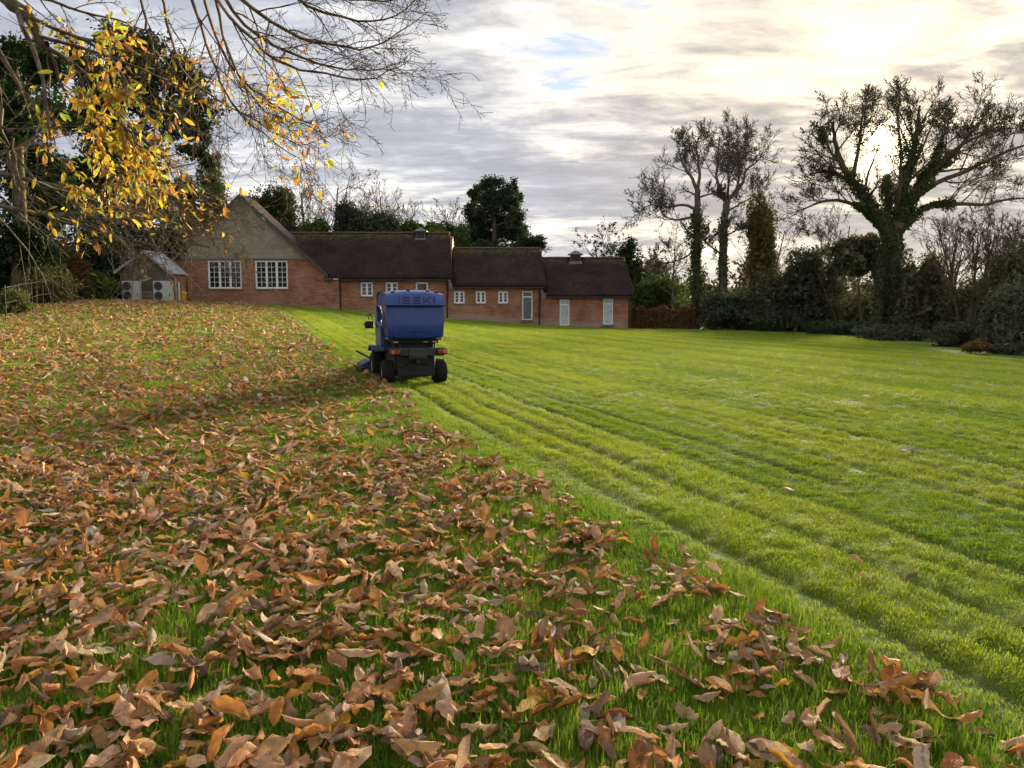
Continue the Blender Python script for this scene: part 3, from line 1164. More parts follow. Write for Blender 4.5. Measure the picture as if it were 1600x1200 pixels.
# the wing's own roof with bargeboards
yb_ = 60.2
for s in (-1, 1):
    pass
roof_obj('gable_roof', [((ax + hw, YG - .35, ez), (ax + hw, yb_, ez), (ax, yb_, az), (ax, YG - .35, az)),
                        ((ax - hw, yb_, ez), (ax - hw, YG - .35, ez), (ax, YG - .35, az), (ax, yb_, az))], 0.14, 0.5)
for s in (-1, 1):
    mb = MB()
    mb.prism([(ax, az - .02), (ax + s*hw, ez - .02), (ax + s*hw, ez - .30), (ax, az - .30)], 'y', YG - .43, YG - .352)
    mb.build('bargeboard', M['barge'], bld)
MB().box(ax + hw - .35, ax + hw + .25, YG - .40, YG + .2, ez - .48, ez - .31).build('eaves_bracket', M['barge'], bld)
MB().box(gx0, gx0 + 0.3, YG + .302, yb_ - .3, 0.3, ez - .05).build('side_wall', M['brick'], bld)

# the three stepped ranges ---------------------------------------------------
YR = 62.3
YE = YW - 0.42
blocks = [  # wall x0, x1, eave x0, x1, eave py, ridge py, ridge px0, px1
    dict(w=(X(530), X(702)), e=(512, 707), ep=434, rp=364, r=(420, 703)),
    dict(w=(X(702), X(847)), e=(708, 854), ep=446, rp=388, r=(705.5, 845)),
    dict(w=(X(847), X(985)), e=(855, 992), ep=461, rp=403, r=(846, 976)),
]
holes = [
    [(X(564), X(583), Z(463), Z(441)), (X(603), X(622), Z(463), Z(441)), (X(650), X(669), Z(463), Z(441))],
    [(X(709.5), X(726), Z(474), Z(455)), (X(743.5), X(759), Z(474), Z(455)), (X(778.5), X(794), Z(474), Z(455)), (X(816), X(832), Z(499.5), Z(455))],
    [(X(874.5), X(890), Z(508.5), Z(468)), (X(942.5), X(958), Z(507), Z(467))],
]
for k, (bk, hs) in enumerate(zip(blocks, holes)):
    ze, zr = at(800, bk['ep'], YE).z, at(800, bk['rp'], YR).z
    wall_mesh('front_wall', M['brick'] if k == 0 else M['brick_red'], bk['w'][0], bk['w'][1] - (.002 if k < 2 else 0), -0.6, lambda x: ze + 0.18, hs, YW, YW + 0.3)
    e0, e1 = X(bk['e'][0], YE), X(bk['e'][1], YE)
    r0, r1 = at(bk['r'][0], 400, YR).x, at(bk['r'][1], 400, YR).x
    yk = 2*YR - YE
    roof_obj('roof', [((e0, YE, ze), (e1, YE, ze), (r1, YR, zr), (r0, YR, zr)), ((e1, yk, ze), (e0, yk, ze), (r0, YR, zr), (r1, YR, zr))])
    # gable end of the range
    wx = bk['w'][1]
    f = (zr - ze)/(YR - YE)
    MB().prism([(YW + .302, -0.6), (yk - .5, -0.6), (yk - .5, ze + .1), (YR, zr - .25), (YW + .302, ze + .1)], 'x', wx - .3, wx - .004).build('end_wall', M['brick_red'], bld)
    # ridge tiles one by one
    n = int((r1 - r0)/0.45)
    rme = None
    for q in range(n):
        xa = r0 + (r1 - r0)*q/n
        if rme is None:
            mb = MB()
            L_ = (r1 - r0)/n - 0.012
            pl = [(0.13*math.cos(t), 0.13*math.sin(t)) for t in [math.pi*i/6 for i in range(7)]]
            mb.prism(pl, 'x', 0, L_)
            rme = bpy.data.meshes.new('ridge_tile')
            rme.from_pydata([tuple(v) for v in mb.v], [], mb.f)
            rme.materials.append(M['ridge'])
        o = link('ridge_tile', rme, bld, Vector((xa, YR, zr - .03 + random.uniform(-.01, .01))) - WL[bld])
    # gutter and fascia
    MB().box(e0 + .1, e1 - .1, YE - .02, YE + .10, ze - .20, ze - .10).build('gutter', M['black'], bld)
for hs in holes[0][:2]:
    window(*hs, YW, 2, 1, 3)
window(*holes[0][2], YW, 1, 1, 2, 'white top hung window with one wide upper pane', transom=0.42)
for hs in holes[1][:3]:
    window(*hs, YW, 2, 1, 3, arch=0.07)
door(*holes[1][3], YW, 0.80, M['doorglass_dark'], 'white framed door with dark green glass')
door(*holes[2][0], YW, 0.80, M['doorglass'], 'white framed door with pale blind, left of the pair')
door(*holes[2][1], YW, 0.80, M['doorglass'], 'white framed door with pale blind nearest the corner')

for px_, pt, pb in ((532.5, 436, 484), (699, 437, 496), (843, 447, 509), (983, 462, 512)):
    mb = MB()
    mb.tube((X(px_), YW - .09, Z(pb) - .1), (X(px_), YW - .09, Z(pt + 3)), 0.055)
    mb.tube((X(px_), YW - .09, Z(pt + 3) - .02), (X(px_), YE + .04, Z(pt) - .10), 0.05)
    mb.build('downpipe', M['black'], bld, smooth=True)
for px_, py_ in ((705.5, 452), (848.5, 467)):       # lead apron where one roof steps down to the next
    mb = MB()
    mb.prism([(X(px_ - 4), Z(py_ - 14)), (X(px_ - 1), Z(py_ - 14)), (X(px_ + 4), Z(py_)), (X(px_ - 2), Z(py_))], 'y', YE - .06, YE + .02)
    mb.build('lead_apron', M['lead'], bld)


def roof_vent(px, py_top, py_base, wpx):
    """Louvred turret with flared skirt and small pyramid cap astride the ridge."""
    x = at(px, 400, YR - .3).x
    yv = YR - .30
    zb, zt = at(px, py_base, yv).z, at(px, py_top, yv).z
    h = zt - zb
    w_ = wpx/1200*yv/2
    mb = MB()

    def fr(z0, w0, z1, w1):
        mb.add([(x - w0, yv - w0, z0), (x + w0, yv - w0, z0), (x + w0, yv + w0, z0), (x - w0, yv + w0, z0),
                (x - w1, yv - w1, z1), (x + w1, yv - w1, z1), (x + w1, yv + w1, z1), (x - w1, yv + w1, z1)],
               [(0, 3, 2, 1), (4, 5, 6, 7), (0, 1, 5, 4), (1, 2, 6, 5), (2, 3, 7, 6), (3, 0, 4, 7)])
    fr(zb - .5, w_*1.25, zb + h*.12, w_*.95)
    fr(zb + h*.121, w_*.80, zb + h*.62, w_*.80)
    vo = mb.build('roof_vent', M['lead'], bld)
    sl_ = None
    for i in range(5):
        z = zb + h*(.16 + .09*i)
        mb = MB().prism([(yv - w_*.80 - .06, z), (yv - w_*.80 - .002, z + .05), (yv - w_*.80 - .002, z + .02)], 'x', x - w_*.68, x + w_*.68)
        mb.build('louvre', M['chassis'], vo)
    mb = MB()
    fr(zb + h*.63, w_*1.20, zb + h*.68, w_*1.20)
    fr(zb + h*.681, w_*1.15, zb + h*.98, w_*.10)
    mb.tube((x, yv, zb + h*.97), (x, yv, zt), .03, .01)
    mb.build('vent_cap', M['lead'], vo)


roof_vent(658, 355, 375, 17)
roof_vent(899, 391, 411, 19)
# low chimney stack behind the gable
mb = MB().box(X(449, 66), X(469, 66), 65.4, 66.4, 5.0, at(800, 357, 66).z).box(X(447.5, 66), X(470.5, 66), 65.3, 66.5, at(800, 357, 66).z + .002, at(800, 355, 66).z)
mb.build('chimney', M['tiles'], bld)

# ------------------------------------------------------------------ small shed with its air units
YS = 51.0
sz0 = float(H(X(235, YS), YS))
shed = empty('brick_shed', (X(235, YS), YS, sz0), 0, 'small gabled shed with pale slate roof beside the large gable', 'shed')
sx0, sx1 = X(190, YS), X(271, YS)
sa, saz = X(231, YS), Z(391, YS)
sel, ser = Z(424, YS), Z(428, YS)
SD = 2.3
op = (X(219.5, YS), X(240.5, YS), sz0 + .12, Z(454, YS))
mb = MB()
mb.box(sx0, op[0], YS, YS + .2, sz0 - .3, sel - .02).box(op[1], sx1, YS, YS + .2, sz0 - .3, sel - .02).box(op[0], op[1], YS, YS + .2, op[3], sel - .02).box(op[0], op[1], YS, YS + .2, sz0 - .3, op[2])
mb.prism([(sx0, sel - .018), (sx1, sel - .018), (sa, saz - .12)], 'y', YS, YS + .2)
mb.build('front_wall', M['dark_render'], shed)
MB().box(sx1 - .2, sx1 + .0, YS + .202, YS + SD, sz0 - .3, ser - .12).build('side_wall', M['brick'], shed)
MB().box(sx0, sx0 + .2, YS + .202, YS + SD, sz0 - .3, sel - .12).build('side_wall', M['brick'], shed)
MB().box(sx0 + .202, sx1 - .202, YS + SD - .2, YS + SD - .01, sz0 - .3, sel - .12).build('back_wall', M['brick'], shed)
MB().box(sx0 + .3, sx1 - .3, YS + .75, YS + .8, sz0 - .2, sel - .3).build('inner_partition', M['chassis'], shed)
for s, (xe_, ze_) in ((-1, (X(184, YS), sel)), (1, (X(274, YS), ser))):
    n = 6
    mb0 = None
    for r_ in range(n):            # slates in courses, each course a lapped strip
        t0, t1 = r_/n, (r_ + 1.12)/n
        mb = MB()
        a = Vector((xe_ + (sa - xe_)*t0, 0, ze_ + (saz - ze_)*t0 + .035))
        b = Vector((xe_ + (sa - xe_)*min(t1, 1), 0, ze_ + (saz - ze_)*min(t1, 1) + .012))
        for q in range(5):
            ya, yb2 = YS - .25 + (SD + .35)*q/5 + .006, YS - .25 + (SD + .35)*(q + 1)/5 - .006
            m1 = MB()
            slab(m1, (a.x, ya, a.z), (a.x, yb2, a.z), (b.x, yb2, b.z), (b.x, ya, b.z), .018)
            m1.build('slate', M['slate'], shed)
    mb = MB()
    mb.prism([(sa, saz - .01), (xe_, ze_ - .01), (xe_, ze_ - .19), (sa, saz - .19)], 'y', YS - .30, YS - .252)
    mb.build('bargeboard', M['timber'], shed)
rs_ = random.Random(4)
for k in range(5):                  # timber slats across the head of the opening
    z = op[3] - .05 - k*.135
    MB().box(op[0] + .01, op[1] - .01, YS + .03 + rs_.uniform(0, .02), YS + .07, z - .085, z).build('slat', M['brick_red' if k % 2 else 'timber'], shed)
for k in range(3):
    xx_ = sx1 - .0
    yy_ = YS + .35 + .5*k
    MB().tube((xx_ + .05, yy_, sz0), (xx_ + .05, yy_, ser - .3 - .2*k), .045).build('pipe', M['timber' if k != 1 else 'white'], shed, smooth=True)
MB().tube((sx1 + .12, YS + SD - .3, sz0), (sx1 + .12, YS + SD - .3, ser - .15), .05).build('downpipe', M['black'], shed, smooth=True)
for k in range(7):                  # flaking paint patch on the front
    cx = X(229 + rs_.uniform(-8, 7), YS)
    cz = Z(434 + rs_.uniform(-4, 4), YS)
    n = 7
    pl = [(cx + rs_.uniform(.07, .2)*math.cos(t), cz + rs_.uniform(.03, .10)*math.sin(t)) for t in [2*math.pi*i/n for i in range(n)]]
    MB().prism(pl, 'y', YS - .006 - .001*k, YS + .01).build('paint_patch', M['timber'], shed)


def air_unit(px0, px1, label):
    x0, x1 = X(px0, YS - .5), X(px1, YS - .5)
    ya, yb2 = YS - .55, YS - .17
    z0 = float(H((x0 + x1)/2, YS - .5)) + .12
    z1 = Z(439, YS - .5)
    r = empty('air_conditioner', ((x0 + x1)/2, YS - .36, z0 - .12), 0, label, 'air conditioner', 'air conditioner units by the shed')
    MB().box(x0, x1, ya, yb2, z0, z1).build('casing', M['ac'], r, bevel=.015)
    h = (z1 - z0)/2
    rad = h*.43
    for k in range(2):
        cz = z0 + h*(k + .5)
        cx = x0 + rad + .06
        mb = MB()
        mb.lathe([(ya - .03, 0.001), (ya - .03, rad*.96), (ya - .012, rad), (ya + .02, rad)], (cx, 0, cz), 'y', 24)
        g = mb.build('fan_grille', M['acgrille'], r, smooth=True)
        for q in range(3):
            mb = MB()
            rr = rad*(.3 + .28*q)
            mb.lathe([(ya - .045, rr), (ya - .045, rr + .02), (ya - .028, rr + .02)], (cx, 0, cz), 'y', 20)
            mb.build('guard_ring', M['plate'], g)
        MB().lathe([(ya - .05, .001), (ya - .05, .07), (ya - .028, .08)], (cx, 0, cz), 'y', 12).build('fan_hub', M['plate'], g)
    MB().box(x1 - .14, x1 - .10, ya - .015, ya - .002, z0 + .3, z0 + .5).build('service_handle', M['acgrille'], r)
    for xx_ in (x0 + .15, x1 - .15):
        MB().box(xx_ - .06, xx_ + .06, ya + .02, yb2 - .02, z0 - .16, z0 - .002).build('foot', M['chassis'], r)


air_unit(192.5, 219, 'pale twin fan air conditioner nearest the railing fence')
air_unit(241, 269, 'pale twin fan air conditioner nearest the large gable')

# yellow grit bin lid and black bag by the shed
gb = empty('grit_bin', (X(284.5, 52.5), 52.5, float(H(X(284.5, 52.5), 52.5))), 0, 'yellow bin standing between the shed and the brick gable', 'bin')
gx_, gz_ = X(284.5, 52.5), float(H(X(284.5, 52.5), 52.5))
mb = MB().prism([(gx_ - .22, gz_), (gx_ + .15, gz_ + .02), (gx_ + .20, gz_ + .62), (gx_ - .20, gz_ + .80)], 'y', 52.2, 52.9)
mb.build('bin_body', M['yellow'], gb, bevel=.03)
mb = MB().prism([(gx_ - .25, gz_ + .803), (gx_ + .24, gz_ + .625), (gx_ + .22, gz_ + .70), (gx_ - .20, gz_ + .90)], 'y', 52.15, 52.95)
mb.build('bin_lid', M['yellow'], gb, bevel=.02)
bx_ = X(292, 53)
bz_ = float(H(bx_, 53))
rs2 = np.random.RandomState(3)
bm = bmesh.new()
bmesh.ops.create_icosphere(bm, subdivisions=3, radius=.26)
for v in bm.verts:
    v.co *= 1 + .10*math.sin(v.co.x*19 + 1) + .08*math.sin(v.co.y*23 + v.co.z*17)
    v.co.z *= .8
me = bpy.data.meshes.new('refuse_bag')
bm.to_mesh(me)
bm.free()
me.materials.append(M['black'])
bag = link('refuse_bag', me)
bag.location = (bx_, 53, bz_ + .17)
tag(bag, 'black refuse bag lying at the foot of the gable wall beside yellow bin', 'bag')

# ------------------------------------------------------------------ railing fence
FA, FB = Vector((-19.3, 29.4)), Vector((-28.9, 56.7))
fd = (FB - FA).normalized()
fence = empty('railing_fence', (FA.x, FA.y, float(H(FA.x, FA.y))), 0, 'thin mossy iron railing fence running from the left towards the shed', 'fence')
rngf = random.Random(6)
post = MB()
post.box(-.02, .02, -.02, .02, -.2, 1.28)
post.box(-.026, .026, -.026, .026, 1.281, 1.31)
pme = bpy.data.meshes.new('post')
pme.from_pydata([tuple(q) for q in post.v], [], post.f)
pme.materials.append(M['iron'])
tops = []
for k in range(0, 15):
    q = FA + fd*2.0*k
    z = float(H(q.x, q.y))
    o = link('post', pme, fence, Vector((q.x, q.y, z)) - WL[fence])
    o.rotation_euler = (rngf.uniform(-.03, .03), rngf.uniform(-.03, .03), -math.atan2(fd.x, fd.y))
    tops.append(Vector((q.x, q.y, z)))
for hz in (.62, 1.22):
    mb = MB()
    for a, b in zip(tops[:-1], tops[1:]):
        mb.tube(a + Vector((0, 0, hz)), b + Vector((0, 0, hz + rngf.uniform(-.02, .02))), .011, k=5)
    mb.build('rail', M['iron'], fence)

# ------------------------------------------------------------------ ride-on mower
mp_ = ground(645, 598)
MH = R(17.5)
mow = empty('ride_on_mower', (mp_.x, mp_.y, mp_.z), MH, 'blue ride-on mower with raised rear collector at the edge of the leaves', 'mower')
AX = .42                     # rear axle lies at y = 0 of the machine; the collector overhangs behind it


def part(mb, name, mat, parent=None, **kw):
    o = mb.build(name, M[mat], parent or mow, local=True, **kw)
    return o


def wheel(x, y, r, wd, label=None):
    mb = MB()
    h = wd/2
    mb.lathe([(-h, r*.55), (-h, r*.86), (-h*.78, r*.97), (-h*.4, r), (h*.4, r), (h*.78, r*.97), (h, r*.86), (h, r*.55)], (0, 0, 0), 'x', 28)
    me_o = part(mb, 'wheel', 'rubber', smooth=True)
    me_o.location = (x, y, r - .012)
    rb = MB().lathe([(-h*.72, .001), (-h*.72, r*.3), (-h*.90, r*.5), (-h*.88, r*.56), (h*.88, r*.56), (h*.90, r*.5), (h*.72, r*.3), (h*.72, .001)], (0, 0, 0), 'x', 24)
    part(rb, 'rim', 'rim', me_o, smooth=True)
    for k in range(22):          # tread blocks
        t = 2*math.pi*k/22
        tb = MB()
        tb.box(-h*.75, h*.75, -.016, .016, r - .012, r + .006)
        o = part(tb, 'tread_bar', 'rubber', me_o)
        o.rotation_euler = (t, 0, 0)
        o.rotation_euler.rotate_axis('Z', .35 if k % 2 else -.35)
    return me_o


wheel(-.50, 0, .235, .25)
wheel(.54, 0, .235, .25)
wheel(-.53, 1.28, .29, .26)
wheel(.53, 1.28, .29, .26)
# chassis, axle, engine bay
part(MB().box(-.40, .42, -.24, 1.75, .27, .80), 'chassis', 'chassis', bevel=.02)
part(MB().tube((-.42, 0, .215), (.45, 0, .215), .06).box(-.12, .12, -.08, .08, .16, .30), 'rear_axle', 'chassis', bevel=.01)
part(MB().tube((-.45, 1.28, .29), (.45, 1.28, .29), .08), 'front_axle', 'chassis')
part(MB().box(-.35, .39, -.34, .9, .15, .56), 'rear_weight', 'chassis', bevel=.03)
for sx in (-1, 1):
    part(MB().prism([(1.0, .62), (1.1, .70), (1.5, .70), (1.62, .60), (1.62, .56), (1.5, .65), (1.1, .65), (1.0, .57)], 'x', sx*.40, sx*.68), 'mudguard', 'blue_dark', bevel=.01)
part(MB().box(-.44, .46, -.34, .75, .80, .865), 'rear_platform', 'chassis', bevel=.015)
# rear bumper with the lights
bar = part(MB().box(-.52, .56, -.46, -.36, .56, .72), 'bumper', 'plate', bevel=.02)
part(MB().box(-.15, .20, -.50, -.462, .50, .72).box(-.11, .16, -.53, -.502, .54, .62), 'hitch_plate', 'plate', bevel=.012)
part(MB().box(-.03, .06, -.60, -.45, .43, .48).tube((.015, -.57, .40), (.015, -.57, .56), .02), 'tow_pin', 'chassis', bevel=.006)
for sx, x0 in ((-1, -.50), (1, .40)):
    hs_ = part(MB().box(x0 - .02, x0 + .20, -.53, -.462, .585, .705), 'tail_light', 'chassis', bevel=.02)
    xa = x0 if sx < 0 else x0 + .06
    part(MB().box(x0 + (.0 if sx > 0 else .07), x0 + (.10 if sx > 0 else .18), -.548, -.532, .605, .69), 'red_lens', 'red', hs_, bevel=.008)
    part(MB().box(x0 + (.105 if sx > 0 else .0), x0 + (.18 if sx > 0 else .065), -.548, -.532, .605, .69), 'amber_lens', 'amber', hs_, bevel=.008)
for x0, mt_ in ((-.38, 'sticker'), (.20, 'amber'), (.38, 'sticker')):
    part(MB().box(x0 - .045, x0 + .045, -.352, -.343, .815, .845), 'reflector', mt_)
for sx in (-.30, .34):
    part(MB().tube((sx, -.30, .72), (sx, -.30, .82), .03).tube((sx, -.10, .30), (sx, -.34, .57), .025), 'bracket', 'chassis')
part(MB().tube((-.30, -.33, .33), (-.05, -.36, .45), .018).tube((-.05, -.36, .45), (.30, -.33, .36), .018), 'hose', 'rubber', smooth=True)
# collector: rear panel, sides
y0 = -.40
hop = MB()
ns = 13
prof = [(.015, .885), (-.050, .91), (-.070, .96), (-.068, 1.20), (-.050, 1.42), (-.025, 1.545)]       # (y offset from y0, z)
vs, fs = [], []
for i in range(ns):
    u = -1 + 2*i/(ns - 1)
    for (yy_, z) in prof:
        t = (z - .885)/.66
        wd = .515 + .045*min(1, t*3.0)**.6
        vs.append((u*wd, y0 + yy_ + .06*abs(u)**6, z + .015*u*u*(1 - t)))
np_ = len(prof)
for i in range(ns - 1):
    for j in range(np_ - 1):
        fs.append((i*np_ + j, (i + 1)*np_ + j, (i + 1)*np_ + j + 1, i*np_ + j + 1))
# front side of the box
fb = len(vs)
for i in range(ns):
    u = -1 + 2*i/(ns - 1)
    for (yy_, z) in prof:
        t = (z - .885)/.66
        wd = .505 + .045*min(1, t*3.0)**.6
        vs.append((u*wd, y0 + .72 - .10*t, z + .02*u*u*(1 - t)))
for i in range(ns - 1):
    for j in range(np_ - 1):
        fs.append((fb + i*np_ + j, fb + i*np_ + j + 1, fb + (i + 1)*np_ + j + 1, fb + (i + 1)*np_ + j))
for j in range(np_ - 1):
    fs.append((j, j + 1, fb + j + 1, fb + j))
    e = (ns - 1)*np_
    fs.append((e + j, fb + e + j, fb + e + j + 1, e + j + 1))
for i in range(ns - 1):
    fs.append((i*np_, fb + i*np_, fb + (i + 1)*np_, (i + 1)*np_))
    fs.append((i*np_ + np_ - 1, (i + 1)*np_ + np_ - 1, fb + (i + 1)*np_ + np_ - 1, fb + i*np_ + np_ - 1))
hop.add(vs, fs)
hopper = part(hop, 'collector_box', 'blue', smooth=True)
part(MB().box(-.13, .17, y0 - .112, y0 - .088, 1.035, 1.075), 'grab_handle', 'blue_dark', hopper, bevel=.01)
part(MB().box(-.50, .50, y0 - .012, y0 + .02, .868, .896), 'bottom_seal', 'rubber', hopper, bevel=.008)
for sx in (-1, 1):
    part(MB().box(sx*.556 - .006, sx*.556 + .006, y0 + .10, y0 + .52, 1.08, 1.42), 'side_panel', 'blue_dark', hopper, bevel=.004)
    for k in range(4):
        part(MB().box(sx*.566 - .004, sx*.566 + .004, y0 + .15, y0 + .47, 1.13 + .07*k, 1.155 + .07*k), 'slot', 'chassis', hopper)
# lid with the overhanging rear lip
prof = [(.03, 1.535), (-.135, 1.525), (-.150, 1.545), (-.100, 1.700), (-.045, 1.775), (.06, 1.815), (.45, 1.840), (.95, 1.835), (1.14, 1.80), (1.20, 1.72), (1.20, 1.55)]
n2_ = len(prof)
vs, fs = [], []
ns = 15
for i in range(ns):
    u = -1 + 2*i/(ns - 1)
    for (yy_, z) in prof:
        t = max(0, (z - 1.53)/.3)
        wd = .585 - .035*t
        vs.append((u*wd, y0 + yy_ + (.065*abs(u)**3 if yy_ < .1 else 0), z - .055*t*abs(u)**2.6))
for i in range(ns - 1):
    for j in range(n2_):
        k = (j + 1) % n2_
        fs.append((i*n2_ + j, (i + 1)*n2_ + j, (i + 1)*n2_ + k, i*n2_ + k))
fs.append(tuple(range(n2_)))
fs.append(tuple((ns - 1)*n2_ + j for j in range(n2_))[::-1])
lid = part(MB().add(vs, fs), 'collector_lid', 'blue', smooth=True)
for xk_ in (-.42, -.12, .25, .42):
    part(MB().box(xk_ - .035, xk_ + .035, y0 + .06, y0 + .12, 1.80 - .04*(xk_/.5)**2, 1.838 - .05*(xk_/.5)**2), 'lid_clip', 'chassis', lid, bevel=.006)
# raised lettering on the sloping lip: I S E K I in wide square strokes
LET = {'I': [[(0, 0), (0, 1)]],
       'S': [[(1, 1), (0, 1), (0, .5), (1, .5), (1, 0), (0, 0)]],
       'E': [[(1, 1), (0, 1), (0, 0), (1, 0)], [(0, .5), (.9, .5)]],
       'K': [[(0, 0), (0, 1)], [(1, 1), (.12, .5), (1, 0)]]}
lw = .012
org = Vector((-.335, y0 - .128, 1.585))
ux = Vector((1, 0, 0))
uz = Vector((0, .052, .155)).normalized()
un = ux.cross(uz)
adv = 0.0
let = MB()
for ch, cw in (('I', .0), ('S', .125), ('E', .125), ('K', .125), ('I', .0)):
    for pl in LET[ch]:
        for (a, b), (c, d) in zip(pl[:-1], pl[1:]):
            p0 = Vector((adv + a*cw, b*.112))
            p1 = Vector((adv + c*cw, d*.112))
            dv = (p1 - p0)
            if dv.length == 0:
                continue
            dv = dv.normalized()
            nn = Vector((-dv.y, dv.x))*lw
            ex = dv*lw
            q = [p0 - ex - nn, p1 + ex - nn, p1 + ex + nn, p0 - ex + nn]
            bow = lambda v: .065*abs((org.x + v.x)/.57)**3
            lo = [org + ux*v.x + uz*v.y - un*.012 + Vector((0, bow(v), 0)) for v in q]
            hi = [org + ux*v.x + uz*v.y + un*.026 + Vector((0, bow(v), 0)) for v in q]
            let.add(lo + hi, [(0, 3, 2, 1), (4, 5, 6, 7), (0, 1, 5, 4), (1, 2, 6, 5), (2, 3, 7, 6), (3, 0, 4, 7)])
    adv += cw + .078
part(let, 'lettering', 'blue_letter' if 'blue_letter' in M else 'blue', lid)
# lift frame and grass duct on the left, driver's place in front
part(MB().prism([(.20, .72), (.95, .72), (.99, 1.10), (.92, 1.53), (.80, 1.53), (.74, 1.22), (.42, 1.14), (.20, 1.14)], 'x', -.60, -.50), 'lift_tower', 'blue', bevel=.02)
part(MB().prism([(.62, .72), (.95, .72), (.80, 1.50), (.55, 1.50)], 'x', .47, .60), 'lift_tower', 'blue', bevel=.02)
part(MB().tube((-.535, .18, 1.10), (-.535, .62, 1.46), .022), 'lift_strut', 'chassis')
part(MB().tube((.535, .18, 1.10), (.535, .62, 1.46), .022), 'lift_strut', 'chassis')
part(MB().prism([(.30, 1.0), (.60, .9), (1.55, .42), (1.65, .20), (1.95, .20), (1.85, .48), (.75, 1.25), (.30, 1.45)], 'x', -.16, .16), 'grass_duct', 'chassis', bevel=.03)
part(MB().box(-.62, .62, .70, 1.85, .58, .62), 'footplate', 'chassis', bevel=.01)
part(MB().prism([(.86, .88), (1.25, .86), (1.27, .96), (.98, 1.0), (.86, 1.46), (.74, 1.46), (.78, .92)], 'x', -.24, .24), 'seat', 'chassis', bevel=.04)
part(MB().tube((0, 1.78, .62), (0, 1.60, 1.10), .04).lathe([(-.012, .17), (0, .185), (.012, .17), (0, .155), (-.012, .17)], (0, 1.58, 1.13), 'y', 20), 'steering_column', 'chassis')
part(MB().prism([(1.70, .62), (1.88, .62), (1.80, 1.02), (1.66, 1.02)], 'x', -.20, .20), 'dashboard', 'blue_dark', bevel=.03)
for sx in (-1, 1):
    part(MB().tube((sx*.56, .80, .70), (sx*.56, .80, 1.78), .028).tube((sx*.56, .80, 1.78), (sx*.50, .80, 1.80), .028), 'roll_bar', 'chassis', smooth=True)
mr = part(MB().tube((-.56, 1.05, 1.05), (-.64, 1.10, 1.34), .011).tube((-.64, 1.10, 1.34), (-.70, 1.10, 1.36), .011).tube((-.70, 1.10, 1.36), (-.72, 1.10, 1.24), .011), 'mirror_arm', 'chassis')
part(MB().box(-.80, -.62, 1.07, 1.105, 1.06, 1.21), 'mirror', 'chassis', mr, bevel=.015)
part(MB().box(-.825, -.802, 1.07, 1.11, 1.11, 1.18), 'side_reflector', 'amber', mr, bevel=.006)
# cutting deck carried in front
part(MB().prism([(-.78, .10), (-.70, .10), (.70, .10), (.78, .10), (.80, .24), (.62, .33), (-.62, .33), (-.80, .24)], 'y', 1.95, 2.80), 'cutting_deck', 'blue_dark', bevel=.03)
for sx in (-1, 1):
    part(MB().box(sx*.42 - .03, sx*.42 + .03, 1.55, 2.3, .34, .42), 'lift_arm', 'chassis', bevel=.01)
    part(MB().tube((sx*.80, 2.05, .18), (sx*.86, 2.95, .16), .02).tube((sx*.55, 2.2, .36), (sx*.80, 2.75, .50), .025), 'guard_rail', 'chassis')
    cw_ = part(MB().lathe([(-.05, .04), (-.05, .10), (.05, .10), (.05, .04)], (sx*.62, 2.98, .10), 'x', 18), 'gauge_wheel', 'rubber', smooth=True)
    part(MB().box(sx*.62 - .07, sx*.62 + .07, 2.78, 3.02, .21, .24).box(sx*.62 - .075, sx*.62 - .055, 2.94, 3.02, .08, .211).box(sx*.62 + .055, sx*.62 + .075, 2.94, 3.02, .08, .211), 'wheel_fork', 'chassis', cw_)
part(MB().tube((-.40, 2.4, .34), (-.40, 2.4, .46), .12, .11, 16).tube((.40, 2.4, .34), (.40, 2.4, .46), .12, .11, 16), 'spindle_cover', 'chassis', smooth=True)

# ------------------------------------------------------------------ oaks on the right
OAK = dict(BARE)
OAK.update(seg=[6, 6, 4, 3, 2], n=[11, 7.5, 6, 3.6], t0=[0.30, 0.2, 0.15, 0.1], len=[0.40, 0.55, 0.55, 0.55], ang=[52, 46, 44, 42], wob=[.1, .22, .30, .34, .36], up=[.03, .10, .10, .08, .06], rr=0.40, rmin=0.013, tip=.25)


def limb_px(rng, out, pts, Y, r0, r1, pr, jy=2.0, lvl=0, y0=0.0, y1=None):
    """Limb through measured places; it swings towards or away from the viewer by up to jy."""
    n = len(pts)
    y1 = rng.uniform(-jy, jy) if y1 is None else y1
    W = [at(px, py, Y + y0 + (y1 - y0)*i/(n - 1)) for i, (px, py) in enumerate(pts)]
    return limb(rng, out, W, r0, r1, pr, lvl, 3, 0.05)


def ivy_on(rs, lines, per_m, spread, size, pal=IVY):
    """Ivy leaves wrapped round limbs: lines = list of (points, radius, thickness)."""
    allp = []
    for P_, r, th in lines:
        for a, b in zip(P_[:-1], P_[1:]):
            a, b = np.array(a), np.array(b)
            L = np.linalg.norm(b - a)
            n = max(2, int(per_m*L))
            t = rs.rand(n, 1)
            dd = unit(n, rs)
            k = th*(0.65 + 0.5*math.sin(a[2]*1.7 + a[0]*2.3))*rs.uniform(0.3, 1.25, (n, 1))
            allp.append(a + (b - a)*t + dd*(r + k))
    p = np.concatenate(allp)
    return leaf_quads(p, size, pal, rs, 0.7)


